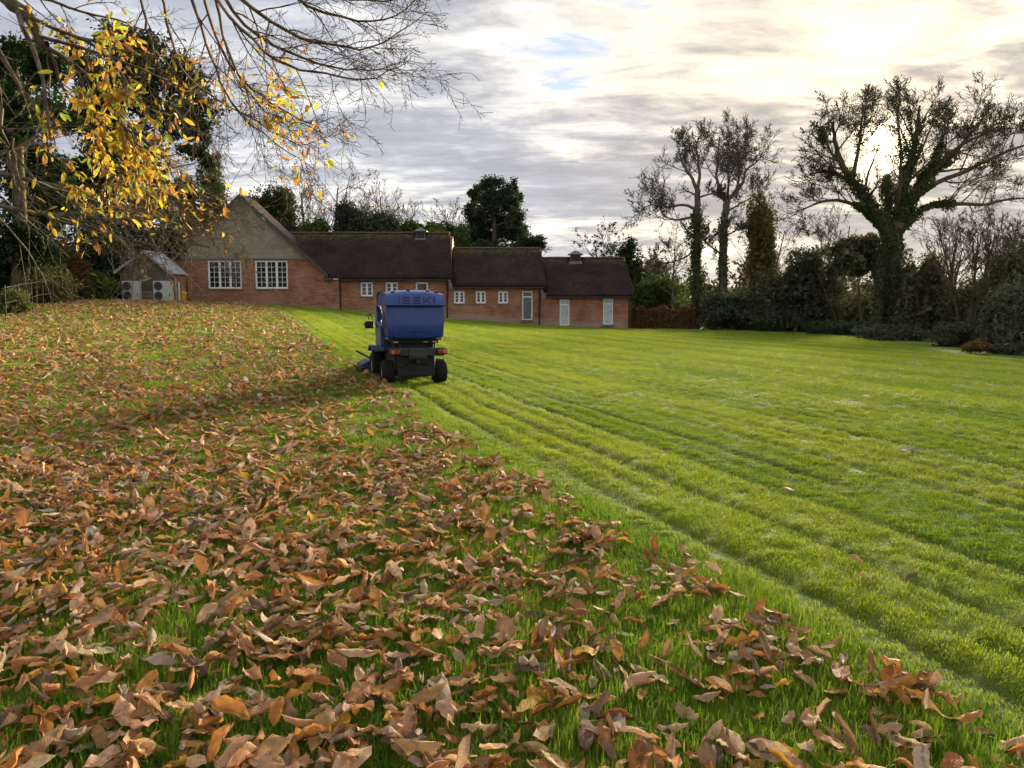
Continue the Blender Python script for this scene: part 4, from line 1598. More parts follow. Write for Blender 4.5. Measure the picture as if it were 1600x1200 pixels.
# the great ivy-clad oak before the sun
YO = 50.0
rng = random.Random(21)
rs = np.random.RandomState(21)
b = base_at(1394, YO)
oak = empty('ivy_clad_oak', b, 0, 'huge ivy-clad oak with spreading bare limbs in front of the low sun', 'tree')
out = []
trunk = limb(rng, out, [b, at(1392, 470, YO), at(1394, 430, YO), at(1396, 395, YO)], .62, .48, dict(OAK, n=[0]), 0)
lt = limb(rng, out, [base_at(1374, YO - .4), at(1374, 450, YO - .4), at(1376, 405, YO - .2), at(1388, 375, YO)], .34, .24, dict(OAK, n=[0]), 0)
L1 = limb_px(rng, out, [(1396, 400), (1385, 355), (1360, 315), (1330, 285), (1312, 250), (1304, 218), (1300, 190)], YO, .36, .07, OAK, y1=-2.5)
L2 = limb_px(rng, out, [(1398, 400), (1402, 340), (1412, 290), (1428, 240), (1432, 200), (1438, 165)], YO, .42, .06, OAK, y1=1.0)
L3 = limb_px(rng, out, [(1404, 360), (1420, 310), (1455, 272), (1490, 240), (1512, 215), (1530, 192)], YO, .32, .05, OAK, y1=2.5)
L4 = limb_px(rng, out, [(1404, 340), (1440, 295), (1500, 272), (1550, 248), (1600, 225), (1640, 215)], YO, .20, .03, OAK, y1=-3)
L5 = limb_px(rng, out, [(1398, 372), (1440, 322), (1490, 318), (1540, 322), (1585, 308), (1620, 312)], YO, .20, .03, OAK, y1=-1.5)
L6 = limb_px(rng, out, [(1390, 370), (1350, 325), (1310, 310), (1270, 318), (1240, 335)], YO, .18, .03, OAK, y1=2.0)
L7 = limb_px(rng, out, [(1345, 300), (1320, 275), (1285, 265), (1262, 275)], YO, .14, .03, OAK, y1=-1)
L8 = limb_px(rng, out, [(1390, 365), (1387, 320), (1385, 295), (1386, 276)], YO, .20, .08, dict(OAK, n=[4, 5, 4, 3]), y1=1.5)
L9 = limb_px(rng, out, [(1440, 280), (1468, 235), (1478, 205), (1486, 175)], YO, .16, .03, OAK, y1=3.5, y0=1)
L10 = limb_px(rng, out, [(1332, 287), (1340, 240), (1346, 190), (1350, 150)], YO, .13, .03, OAK, y0=-1, y1=1.5)
L11 = limb_px(rng, out, [(1402, 330), (1408, 285), (1408, 225), (1400, 165)], YO, .15, .03, OAK, y0=.3, y1=-2)
L12 = limb_px(rng, out, [(1314, 255), (1292, 232), (1284, 195)], YO, .10, .03, OAK, y0=-2, y1=-3.5)
L13 = limb_px(rng, out, [(1455, 272), (1500, 225), (1545, 205), (1580, 200)], YO, .14, .03, OAK, y0=1, y1=-1)
tree_parts(oak, out, M['bark'], 1)
ivl = [(trunk, .55, .50), (lt, .3, .4), (L1[:11], .2, .26), (L2[:11], .25, .36), (L3[:10], .2, .28), (L8, .15, .30), (L5[:7], .12, .28), (L6[:5], .12, .2), (L4[:5], .12, .2), (L9[:5], .1, .2)]
secs = [([tuple(q) for q in p], r[0], .20) for l, p, r in out if l == 1 and rng.random() < .12]
cloud_part('ivy', [ivy_on(rs, ivl, 520, .4, .17), ivy_on(rs, secs, 70, .3, .14)], oak)

# the pair of oaks left of it
for nm, lab, pxb, limbs, seed, tall in (
    ('bare_oak', 'bare oak with ivy on its lower trunk, nearest the brown hedge', 1086,
     [([(1086, 505), (1088, 440), (1088, 380), (1089, 330), (1090, 295)], .34, .22), ([(1090, 300), (1082, 280), (1070, 262), (1062, 245), (1058, 225)], .16, .04),
      ([(1090, 295), (1094, 270), (1090, 250), (1088, 225)], .15, .04), ([(1089, 330), (1068, 318), (1045, 325), (1020, 318), (1000, 328)], .13, .03),
      ([(1088, 338), (1060, 345), (1035, 338), (1030, 322)], .11, .03), ([(1090, 310), (1110, 302), (1125, 300)], .09, .03), ([(1087, 390), (1070, 402), (1050, 412), (1022, 408)], .09, .03)], 31, 225),
    ('bare_oak', 'tall bare oak with twin upper forks beside the golden ivy tree', 1128,
     [([(1128, 505), (1130, 440), (1130, 380), (1133, 335), (1137, 312)], .36, .26), ([(1137, 312), (1150, 298), (1162, 285), (1165, 265), (1180, 255), (1195, 240)], .18, .03),
      ([(1136, 315), (1125, 300), (1118, 275), (1122, 245), (1125, 215)], .18, .04), ([(1150, 298), (1158, 270), (1152, 240), (1154, 205)], .12, .03), ([(1137, 310), (1138, 280), (1136, 240)], .12, .03),
      ([(1133, 335), (1150, 322), (1170, 312), (1195, 300)], .09, .03), ([(1130, 400), (1110, 385), (1098, 372)], .09, .03), ([(1131, 370), (1150, 360), (1165, 352)], .08, .03)], 37, 205)):
    rng = random.Random(seed)
    rs = np.random.RandomState(seed)
    Yk = 62.0
    root = empty(nm, base_at(pxb, Yk), 0, lab, 'tree')
    out = []
    lines = []
    for i, (pl, r0, r1) in enumerate(limbs):
        lines.append(limb_px(rng, out, pl, Yk, r0, r1, dict(OAK, n=[3 if i == 0 else 10, 7, 6, 3.5], rmin=.014, seg=[6, 6, 4, 3, 2], len=[.22 if i == 0 else .62, .58, .55, .55]), jy=0.01 if i == 0 else 3.0))
    tree_parts(root, out, M['bark_grey'], 0)
    cloud_part('ivy', [ivy_on(rs, [(lines[0][:10], .25, .55 if seed == 31 else .25)], 520 if seed == 31 else 220, .4, .20)], root)

# ------------------------------------------------------------------ right-hand border
bare_tree('bare_sapling', 'slim bare tree with ivy foot between the oaks and the roof end', 1051, 63, 345, 41, M['bark_grey'], r=.13, n=[9, 6, 4.5, 4])
shrub('ivy_column', 'narrow golden brown ivy-smothered tree beside the bare oaks', 1186, 60, 292, 52, [(4, (0.150, 0.120, 0.045)), (3, (0.110, 0.100, 0.042)), (2, (0.210, 0.140, 0.055))], 9000, 42, 'tree', .20, bottom=450, lobes=16, depth=1.5, lobe_r=.38, twigs=4)
bare_tree('bare_thorn', 'thin reddish bare tree behind the ivy column', 1216, 64, 350, 43, M['bark_pink'], r=.12, stems=3, n=[8, 6, 5, 3])
shrub('laurel_shrub', 'glossy green laurel shrub behind the brown hedge', 1028, 66, 425, 92, GREEN_MID, 7000, 44, size=.24, lobes=12)
shrub('evergreen_shrub', 'dark evergreen bush at the far corner of the roof', 978, 70, 362, 60, GREEN_DARK, 7000, 45, size=.24, lobes=12, lobe_r=.4)
bare_tree('leafy_tree', 'thin-leaved tree rising behind the right roof end', 940, 78, 342, 46, M['bark'], r=.2, n=[9, 6, 5, 3.4], buds=(GREEN_DARK, .30, .34))
shrub('low_shrub', 'low blue green bush at the end of the brown hedge', 1135, 60, 452, 100, GREEN_BLUE, 7000, 47, size=.22, lobes=12)
shrub('thicket', 'brownish bramble thicket below the golden ivy column', 1200, 58.5, 420, 90, THICKET, 7500, 48, size=.20, lobes=14)
shrub('holly_shrub', 'tall dark holly mass left of the great oak', 1262, 57, 380, 95, [(4, (0.062, 0.075, 0.042)), (3, (0.092, 0.092, 0.054)), (1, (0.135, 0.118, 0.070))], 15000, 49, size=.21, lobes=20, lobe_r=.36)
shrub('ivy_arch', 'overhanging dark ivy canopy bridging to the great oak trunk', 1335, 52, 362, 110, THICKET, 9000, 50, size=.20, bottom=432, lobes=16, lobe_r=.36, twigs=5)
shrub('holly_shrub', 'dark ivy-covered bush at the right foot of the great oak', 1436, 48.5, 388, 90, THICKET, 11000, 51, size=.20, lobes=18, lobe_r=.36)
bare_tree('bare_thorn', 'dense many-stemmed bare thorn right of the great oak', 1512, 45, 312, 52, M['bark'], r=.10, stems=6, spread=.8, n=[7, 5, 4, 3.3], rmin=.011)
bare_tree('bare_thorn', 'bare thorn with upswept twigs behind the right-hand bushes', 1470, 50, 330, 53, M['bark'], r=.10, stems=4, spread=.8, n=[7, 5, 4, 3.3], rmin=.011)
bare_tree('bare_thorn', 'bare twiggy tree at the right margin of the lawn', 1580, 42, 325, 54, M['bark'], r=.12, stems=5, spread=.9, n=[8, 6, 5, 3], rmin=.011)
bare_tree('bare_thorn', 'bare thorn arching over the dark holly mass', 1300, 60, 318, 55, M['bark_grey'], r=.10, stems=4, spread=1.1, n=[7, 5, 4, 3.5], rmin=.012)
shrub('evergreen_shrub', 'tall dark bush at the right edge of the picture', 1592, 40, 372, 110, THICKET, 12000, 56, size=.17, lobes=18, lobe_r=.36)
shrub('evergreen_shrub', 'dark bush behind the many-stemmed thorn', 1520, 49, 430, 110, THICKET, 9000, 57, size=.19, lobes=16)
shrub('thicket', 'dark undergrowth filling the gap behind the great oak', 1370, 60, 452, 150, THICKET, 9000, 58, size=.21, lobes=16)
shrub('evergreen_shrub', 'bush with drooping sprays above the rusty mound', 1585, 33, 440, 90, [(4, (0.080, 0.092, 0.055)), (3, (0.115, 0.118, 0.072)), (1, (0.160, 0.150, 0.095))], 8000, 59, size=.14, lobes=14)
shrub('bramble', 'pale grey green bramble bush beside the rusty mound', 1493, 36.5, 503, 72, [(4, (0.070, 0.082, 0.044)), (3, (0.095, 0.105, 0.060)), (1, (0.130, 0.130, 0.080))], 4500, 60, size=.12, lobes=10, twigs=24)
shrub('bramble', 'low green bramble under the great oak', 1400, 44, 506, 120, GREEN_BLUE, 4500, 61, size=.14, lobes=14, twigs=16)
shrub('bramble', 'low green bramble spreading before the dark holly', 1310, 52, 500, 110, [(4, (0.050, 0.070, 0.036)), (2, (0.075, 0.095, 0.045))], 4000, 62, size=.15, lobes=14, twigs=16)
shrub('bramble', 'small bramble clump at the lawn corner below the dark bush', 1590, 29.5, 535, 70, GREEN_BLUE, 2500, 63, size=.11, lobes=10, twigs=10)
shrub('bramble', 'dark bramble filling the foot of the thicket', 1215, 57, 480, 100, GREEN_BLUE, 4500, 64, size=.17, lobes=12, twigs=10)

# woodland that closes the view beyond the border
rs = np.random.RandomState(69)
fw = []
for k in range(46):
    px_ = 955 + 800*(k + rs.rand())/46
    Yk = rs.uniform(72, 92)
    b = base_at(px_, Yk)
    h_ = rs.uniform(3.2, 6.5)
    fw.append(leaf_quads(bush(rs, 1300, b.x, b.y, b.z, b.z + h_, rs.uniform(2.0, 3.6), 2.0, 6, .5, .3, .35), .52, THICKET, rs, .6))
for k in range(40):
    px_ = -300 + 760*(k + rs.rand())/40
    Yk = rs.uniform(74, 92)
    b = base_at(px_, Yk)
    h_ = rs.uniform(4, 9)
    fw.append(leaf_quads(bush(rs, 700, b.x, b.y, b.z, b.z + h_, rs.uniform(2.5, 4.2), 2.0, 6, .5, .3, .35), .46, THICKET, rs, .6))
fwo = empty('far_wood', base_at(1300, 80), 0)
V_ = np.concatenate([p[0] for p in fw])
me = np_mesh('far_wood', V_, np.arange(len(V_)).reshape(-1, 4), M['foliage'], False, {'tint': np.concatenate([p[2] for p in fw])})
bpy.data.objects.remove(fwo)
tag(link('far_wood', me), 'dark belt of distant undergrowth behind the border trees', 'wood', kind='stuff')

# rusty heap of old bracken
hp = ground(1540, 553)
hr = empty('bracken_heap', hp, 0, 'small rust brown heap of dead bracken at the right border', 'heap')
rs = np.random.RandomState(70)
pts = blobs(rs, 2600, (hp.x, hp.y + .5, hp.z + .18), (.55, .5, .30), 8, .6, .2, .2)
pts[:, 2] = np.maximum(pts[:, 2], H(pts[:, 0], pts[:, 1]) + .01)
cloud_part('bracken', [leaf_quads(pts, .12, BROWN, rs, .35)], hr)

# brown beech hedge
hA, hB = base_at(984, 61), base_at(1092, 62)
hr = empty('beech_hedge', hA, 0, 'clipped beech hedge with brown winter leaves beside the building', 'hedge')
rs = np.random.RandomState(71)
n = 20000
t = rs.rand(n)
pp = np.stack([hA.x + (hB.x - hA.x)*t, hA.y + (hB.y - hA.y)*t, np.zeros(n)], 1)
hh = 1.55 + .16*np.sin(t*17) + .10*np.sin(t*41 + 1)
face = rs.rand(n)
dz_ = np.where(face < .55, rs.rand(n), 1 - .12*rs.rand(n))
dy_ = np.where(face < .55, -.5 + .12*rs.normal(size=n), rs.uniform(-.5, .5, n))
pp[:, 1] += dy_ + .08*np.sin(t*60)
pp[:, 2] = H(pp[:, 0], pp[:, 1]) + hh*dz_ + rs.normal(0, .05, n)
hedge_tint = leaf_quads(pp, .15, BEECH, rs, .55)
cloud_part('foliage', [hedge_tint], hr)
rng = random.Random(72)
out = []
for k in range(36):
    q = hA.lerp(hB, (k + rng.random())/36)
    branch(rng, out, q, Vector((rng.uniform(-.3, .3), rng.uniform(-.2, .2), 1)).normalized(), 1.5, .03, 0, dict(BARE, seg=[4, 3], n=[6], len=[.4], rmin=.008))
Vv, Ff = tubes([([tuple(q) for q in p], r) for l, p, r in out], sides)
link('stems', np_mesh('stems', Vv - np.array(hA), Ff, M['bark'], True), hr)

# ------------------------------------------------------------------ trees behind the building
PINE = [(5, (0.030, 0.046, 0.026)), (3, (0.046, 0.062, 0.032)), (1, (0.090, 0.085, 0.042))]
pb_ = base_at(775, 82)
pine = empty('pine_tree', pb_, 0, 'broad dark pine standing above the middle roof', 'tree')
rng = random.Random(80)
rs = np.random.RandomState(80)
out = []
limb(rng, out, [pb_, at(773, 400, 82), at(772, 340, 82), at(768, 285, 82)], .42, .08, dict(BARE, n=[0]), 0)
clumps = [(765, 292, 20, 14), (800, 297, 9, 13), (748, 300, 12, 10), (780, 305, 22, 14), (742, 305, 8, 9), (760, 325, 26, 16), (795, 322, 18, 16), (735, 330, 14, 14), (808, 315, 7, 14),
          (745, 350, 24, 16), (780, 348, 30, 18), (805, 340, 12, 14), (732, 368, 16, 14), (765, 372, 34, 18), (800, 368, 22, 16), (826, 375, 14, 10), (842, 378, 8, 8), (815, 360, 12, 8), (750, 392, 38, 14), (800, 392, 40, 12)]
parts = []
for px_, py_, wx, wz in clumps:
    Yc = 82 + rng.uniform(-2.5, 2.5)
    c = at(px_, py_, Yc)
    k = Yc/1200
    limb(rng, out, [at(773, py_ + 14, 82), c], .12, .03, dict(BARE, n=[3], seg=[4, 3], len=[.4]), 1)
    pts = blobs(rs, int(55*wx*wz/10) + 600, c, (wx*k*1.2, wx*k, wz*k*1.25), 9, .55, .1, .4, flat=False)
    parts.append(leaf_quads(pts, .38, PINE, rs, .30))
tree_parts(pine, out, M['bark'], 1)
cloud_part('crown', parts, pine)

bare_tree('bare_tree', 'faint bare tree left of the pine above the roof vent', 706, 92, 308, 81, M['bark_grey'], r=.16, n=[8, 6, 5, 3], stems=2, rmin=.014)
bare_tree('bare_tree', 'bare tree with pale twigs behind the gable ridge', 476, 84, 238, 82, M['bark_grey'], r=.26, n=[9, 6, 5, 3.4], rmin=.013)
bare_tree('bare_tree', 'tall bare tree with open crooked crown behind the long roof', 533, 88, 242, 83, M['bark_grey'], r=.24, n=[9, 6, 5, 3.4], rmin=.013)
bare_tree('bare_tree', 'pointed bare tree rightmost of the group above the long roof', 598, 86, 262, 84, M['bark_grey'], r=.20, n=[10, 6, 5, 3.4], spread=.75, rmin=.013, buds=([(1, (0.16, 0.13, 0.05))], .06, .16))
bare_tree('young_tree', 'pinkish twiggy young tree behind the long roof', 500, 80, 282, 85, M['bark_pink'], r=.12, stems=4, spread=.6, n=[7, 5, 4, 3], rmin=.012)
bare_tree('young_tree', 'yellowish twiggy tree above the dark cedar bush', 558, 80, 285, 86, M['bark_pink'], r=.12, stems=4, spread=.6, n=[7, 5, 4, 3], buds=([(3, (0.20, 0.17, 0.05)), (1, (0.17, 0.11, 0.05))], .30, .18), rmin=.012)
bare_tree('young_tree', 'small bare tree with russet buds at the right of the cedar bush', 622, 80, 305, 87, M['bark_pink'], r=.10, stems=3, spread=.7, n=[8, 6, 5, 3], buds=([(1, (0.16, 0.10, 0.06))], .06, .14), rmin=.012)
shrub('cedar_bush', 'dark spreading cedar bush behind the long roof', 556, 74, 316, 62, GREEN_BLUE, 9000, 88, size=.26, lobes=14, twigs=4, bottom=392)
shrub('cedar_bush', 'dark cedar bush with layered sprays left of the roof vent', 602, 73, 330, 60, GREEN_BLUE, 8000, 89, size=.26, lobes=14, twigs=4, bottom=392)
shrub('laurel_shrub', 'bright green laurel behind the roof vent', 660, 74, 344, 62, GREEN_BRIGHT, 6000, 90, size=.26, lobes=12, twigs=4, bottom=392)
shrub('laurel_shrub', 'green laurel in the gap between roof vent and pine', 708, 76, 350, 56, GREEN_MID, 6000, 91, size=.26, lobes=12, twigs=4, bottom=392)
shrub('laurel_shrub', 'green laurel just right of the gable slope', 490, 72, 340, 60, GREEN_MID, 6000, 92, size=.24, lobes=12, twigs=4, bottom=392)
shrub('yew_tree', 'olive green yew rising directly behind the gable', 432, 72, 288, 84, [(4, (0.060, 0.072, 0.028)), (3, (0.085, 0.090, 0.035)), (1, (0.040, 0.055, 0.022))], 11000, 93, 'tree', size=.26, lobes=16, twigs=4, bottom=392)
shrub('laurel_shrub', 'dark green bush behind the middle roof', 830, 78, 372, 40, GREEN_DARK, 3500, 94, size=.26, lobes=8, twigs=4, bottom=392)

# ------------------------------------------------------------------ trees and bushes on the left
def crown_tree(name, label, px, Y, clumps, pal, seed, size, dens, mat, r=.4, aspect=.5, jy=4.0):
    """Big evergreen: trunk, limbs to every clump of its crown."""
    rng = random.Random(seed)
    rs = np.random.RandomState(seed)
    b = base_at(px, Y)
    root = empty(name, b, 0, label, 'tree')
    out, parts = [], []
    top = min(c[1] for c in clumps)
    tr = limb(rng, out, [b, at(px + 4, 400, Y), at(px - 3, 250, Y), at(px, top + 40, Y)], r, r*.3, dict(BARE, n=[0]), 0)
    for px_, py_, wx, wz in clumps:
        Yc = Y + rng.uniform(-jy, jy)
        c = at(px_, py_, Yc)
        k = Yc/1200
        limb(rng, out, [at(px, min(430, py_ + 50), Y), (at(px, py_ + 30, Y) + c)/2, c], r*.3, .03, dict(BARE, n=[5, 4], seg=[5, 4, 3], len=[.4, .5]), 1)
        pts = blobs(rs, int(dens*wx*wz), c, (wx*k, wx*k*.9, wz*k), 8, .5, .3, .35, flat=False)
        parts.append(leaf_quads(pts, size, pal, rs, aspect, .2))
    tree_parts(root, out, mat, 1)
    cloud_part('crown', parts, root)
    return root


crown_tree('holm_oak', 'towering dark evergreen oak behind the yellow chestnut leaves', 175, 62,
           [(190, 75, 45, 32), (240, 95, 50, 40), (285, 130, 45, 45), (150, 110, 50, 50), (200, 150, 60, 50), (310, 165, 30, 35), (320, 205, 25, 25), (265, 190, 45, 40), (300, 235, 30, 18), (180, 220, 60, 50),
            (330, 250, 18, 18), (130, 180, 50, 50), (225, 260, 45, 40), (150, 280, 60, 50), (255, 310, 40, 35), (190, 340, 60, 45), (290, 290, 22, 25)],
           GREEN_DARK, 101, .36, 1.3, M['bark'])
crown_tree('holm_oak', 'dark evergreen tree filling the left edge of the picture', 30, 36,
           [(20, 90, 50, 40), (70, 110, 45, 45), (-30, 130, 50, 50), (30, 170, 60, 50), (85, 190, 45, 45), (-20, 230, 60, 60), (60, 260, 60, 55), (20, 320, 60, 55), (90, 320, 45, 45), (-40, 330, 60, 60), (50, 385, 55, 40)],
           GREEN_DARK, 102, .24, 1.1, M['bark'], r=.45)
shrub('yew_tree', 'slender dark conifer left of the gable apex', 340, 70, 238, 44, GREEN_MID, 6500, 103, 'tree', size=.26, lobes=14, bottom=400, twigs=3)
shrub('evergreen_shrub', 'dark green bush between the shed and the gable roof', 292, 66, 300, 90, [(4, (0.060, 0.060, 0.030)), (3, (0.085, 0.075, 0.040)), (2, (0.040, 0.050, 0.025))], 9000, 104, size=.24, lobes=14, twigs=12)
shrub('evergreen_shrub', 'dark ivy bush towering left of the shed', 155, 54, 330, 110, GREEN_DARK, 12000, 105, size=.22, lobes=16, twigs=6)
shrub('beech_shrub', 'brown-leaved beech bush behind the railing fence', 100, 47, 378, 80, BROWN, 6500, 106, size=.17, lobes=12, bottom=450, twigs=10)
shrub('elder_shrub', 'yellow green bush behind the railing near the shed', 128, 49, 415, 95, [(4, (0.120, 0.145, 0.040)), (3, (0.185, 0.185, 0.050)), (2, (0.075, 0.095, 0.032))], 12000, 107, size=.17, lobes=14, twigs=12)
shrub('elder_shrub', 'olive green bush behind the left end of the railing', 45, 38, 385, 120, [(4, (0.105, 0.112, 0.038)), (3, (0.150, 0.140, 0.048)), (2, (0.160, 0.100, 0.042))], 14000, 108, size=.15, lobes=14, twigs=12)
shrub('laurel_shrub', 'blue green laurel pressed against the shed wall', 176, 52.5, 415, 26, GREEN_BLUE, 3000, 109, size=.18, lobes=9, twigs=6)
shrub('evergreen_shrub', 'shadowy bush beyond the left end of the fence', -50, 36, 340, 130, GREEN_DARK, 9000, 110, size=.18, lobes=14, twigs=8)
shrub('elder_shrub', 'weedy green clump growing through the railing at far left', 15, 31.5, 452, 60, [(4, (0.120, 0.140, 0.040)), (3, (0.170, 0.165, 0.050)), (1, (0.085, 0.110, 0.030))], 4000, 111, size=.12, lobes=12, twigs=14)
shrub('elder_shrub', 'weedy clump at the foot of the railing posts', 88, 41, 462, 60, [(4, (0.080, 0.105, 0.028)), (3, (0.115, 0.120, 0.036))], 2500, 112, size=.12, lobes=12, twigs=14)
shrub('thicket', 'dark brown undergrowth behind the railing', 90, 52, 430, 200, [(4, (0.045, 0.045, 0.022)), (3, (0.070, 0.058, 0.030)), (1, (0.10, 0.085, 0.035))], 9000, 113, size=.2, lobes=18, twigs=8, lobe_r=.36)

# ------------------------------------------------------------------ overhanging sweet chestnut
CH = dict(seg=[6, 5, 4, 3], wob=[.08, .16, .20, .22], up=[-.02, -.05, -.01, .05], n=[11, 5.5, 3.5], t0=[.12, .15, .12], ang=[40, 40, 42], len=[.34, .52, .5], rr=.48, tip=.3, rmin=.0026)
rng = random.Random(200)
rs = np.random.RandomState(200)
cb_ = Vector((-12.5, 10.5, float(H(-12.5, 10.5)) - .1))
chest = empty('sweet_chestnut_tree', cb_, 0, 'sweet chestnut reaching in from the left with drooping twigs and yellow leaves', 'tree')
out = []
tr = limb(rng, out, [cb_, cb_ + Vector((.2, .1, 3)), cb_ + Vector((.1, .2, 6)), cb_ + Vector((.3, 0, 9))], .50, .30, dict(CH, n=[0]), 0)


def ch(pts, Y, r0, r1, y1=0.0, n=11, lvl=0, ln=.34):
    W = [at(px, py, Y + y1*i/(len(pts) - 1)) for i, (px, py) in enumerate(pts)]
    return limb(rng, out, W, r0, r1, dict(CH, n=[n, 5.5, 3.5], len=[ln, .52, .5]), lvl, 3, .02)


# boughs from the trunk to the edge of the picture
hi = cb_ + Vector((.1, .2, 6.5))
ch2 = lambda P_, r0, r1, n=4: limb(rng, out, P_, r0, r1, dict(CH, n=[n, 5, 3.5], len=[.28, .5, .5]), 0, 4, .05)
ch2([hi, at(-350, -230, 10), at(-60, -120, 9.5), at(150, -90, 9.2), at(330, -40, 9)], .16, .05, 6)
ch2([hi, at(-400, -100, 9.5), at(-150, -60, 8.6), at(-20, -20, 8.2), at(40, 25, 8.1), at(75, 75, 8.1)], .15, .04, 6)
ch2([cb_ + Vector((.2, .1, 4.2)), at(-450, 140, 9.5), at(-200, 120, 8.6), at(-30, 130, 8.2), at(20, 215, 8.2)], .05, .02, 5)
ch2([cb_ + Vector((.2, .1, 3.4)), at(-420, 260, 11), at(-150, 300, 11), at(60, 330, 11), at(180, 345, 11), at(330, 388, 11)], .06, .015, 12)
ch2([cb_ + Vector((.2, .1, 3.8)), at(-420, 200, 13), at(-150, 240, 13), at(60, 285, 13), at(190, 325, 13), at(290, 345, 13), at(345, 322, 13)], .06, .015, 12)
# top right sweep against the sky
ch([(330, -40), (400, 20), (470, 60), (540, 78), (600, 72), (668, 20)], 9, .030, .005, -.6, 14)
ch([(330, -40), (380, 40), (450, 85), (520, 108), (575, 112), (632, 95)], 9, .028, .005, .8, 14)
ch([(300, -60), (360, 30), (410, 80), (470, 112), (530, 120), (590, 122), (635, 100)], 9, .026, .005, -1.2, 13)
ch([(400, -50), (480, 10), (560, 35), (620, 25), (655, -5)], 9, .026, .005, .3, 13)
ch([(420, -60), (520, -10), (600, 10), (660, -20)], 8.6, .022, .005, -.3, 11)
ch([(330, -40), (350, 60), (372, 120), (400, 165), (450, 195), (510, 185)], 9, .024, .004, .6, 14)
ch([(300, -60), (330, 40), (352, 100), (392, 138), (440, 170), (490, 196), (530, 180)], 9.4, .024, .004, -.4, 14)
ch([(280, -60), (320, 50), (335, 110), (360, 165), (410, 210), (455, 240), (490, 262)], 9.2, .024, .004, .4, 14)
ch([(240, -60), (262, 40), (280, 110), (330, 150), (400, 190), (470, 235), (505, 215)], 9.6, .024, .004, .3, 13)
ch([(215, -60), (222, 20), (232, 60), (250, 110), (262, 160), (300, 200), (340, 225)], 8.4, .020, .004, .5, 13)
# the leafy left side
ch([(75, 75), (130, 110), (170, 160), (205, 210), (235, 250), (262, 262)], 8.1, .030, .004, .6, 15)
ch([(40, 25), (100, 50), (150, 70), (180, 100), (210, 150), (250, 180)], 8.1, .026, .004, -.4, 14)
ch([(-20, -20), (60, -10), (130, 20), (190, 30), (250, 60)], 8.2, .026, .004, .4, 13)
ch([(75, 75), (78, 140), (80, 200), (92, 250), (108, 290)], 8.1, .014, .004, .3, 9, ln=.22)
ch([(75, 75), (100, 150), (140, 210), (180, 262), (225, 300)], 8.1, .020, .004, .9, 14)
ch([(20, 215), (8, 245), (24, 290), (45, 322), (85, 345)], 8.2, .018, .004, 0, 6, ln=.2)
ch([(20, 215), (22, 260), (38, 305), (70, 330), (88, 348)], 8.2, .014, .004, .2, 6, ln=.2)
ch([(-30, 130), (0, 190), (20, 240), (60, 300), (120, 335), (160, 340)], 8.3, .016, .004, .5, 9)
ch([(60, 285), (130, 310), (200, 330), (260, 345), (320, 372)], 10.5, .022, .004, .2, 24)
ch([(60, 330), (120, 350), (175, 365), (205, 395), (214, 408)], 11, .020, .006, -.3, 20)
ch([(150, 345), (195, 378), (214, 408), (222, 398), (258, 394), (320, 402), (370, 412)], 11, .016, .004, .2, 9, ln=.26)
ch([(150, 200), (200, 262), (250, 300), (310, 322), (365, 340)], 9.5, .020, .004, .8, 23)
ch([(170, 160), (230, 220), (280, 270), (330, 310), (380, 330)], 9.8, .020, .004, .8, 23)
ch([(130, 240), (190, 290), (250, 330), (310, 352), (372, 362)], 10.2, .020, .004, .4, 24)
ch([(190, 325), (250, 340), (300, 358), (350, 372), (380, 392)], 12, .018, .004, .2, 22)
offc = np.array(cb_)
for nm, sel in (('trunk', out[:1]), ('boughs', [o for o in out[1:] if o[0] == 0]), ('twigs', [o for o in out if o[0] > 0])):
    Vv, Ff = tubes([([tuple(q) for q in p], r) for l, p, r in sel], sides)
    link(nm, np_mesh(nm, Vv - offc, Ff, M['bark_chestnut'], True), chest)


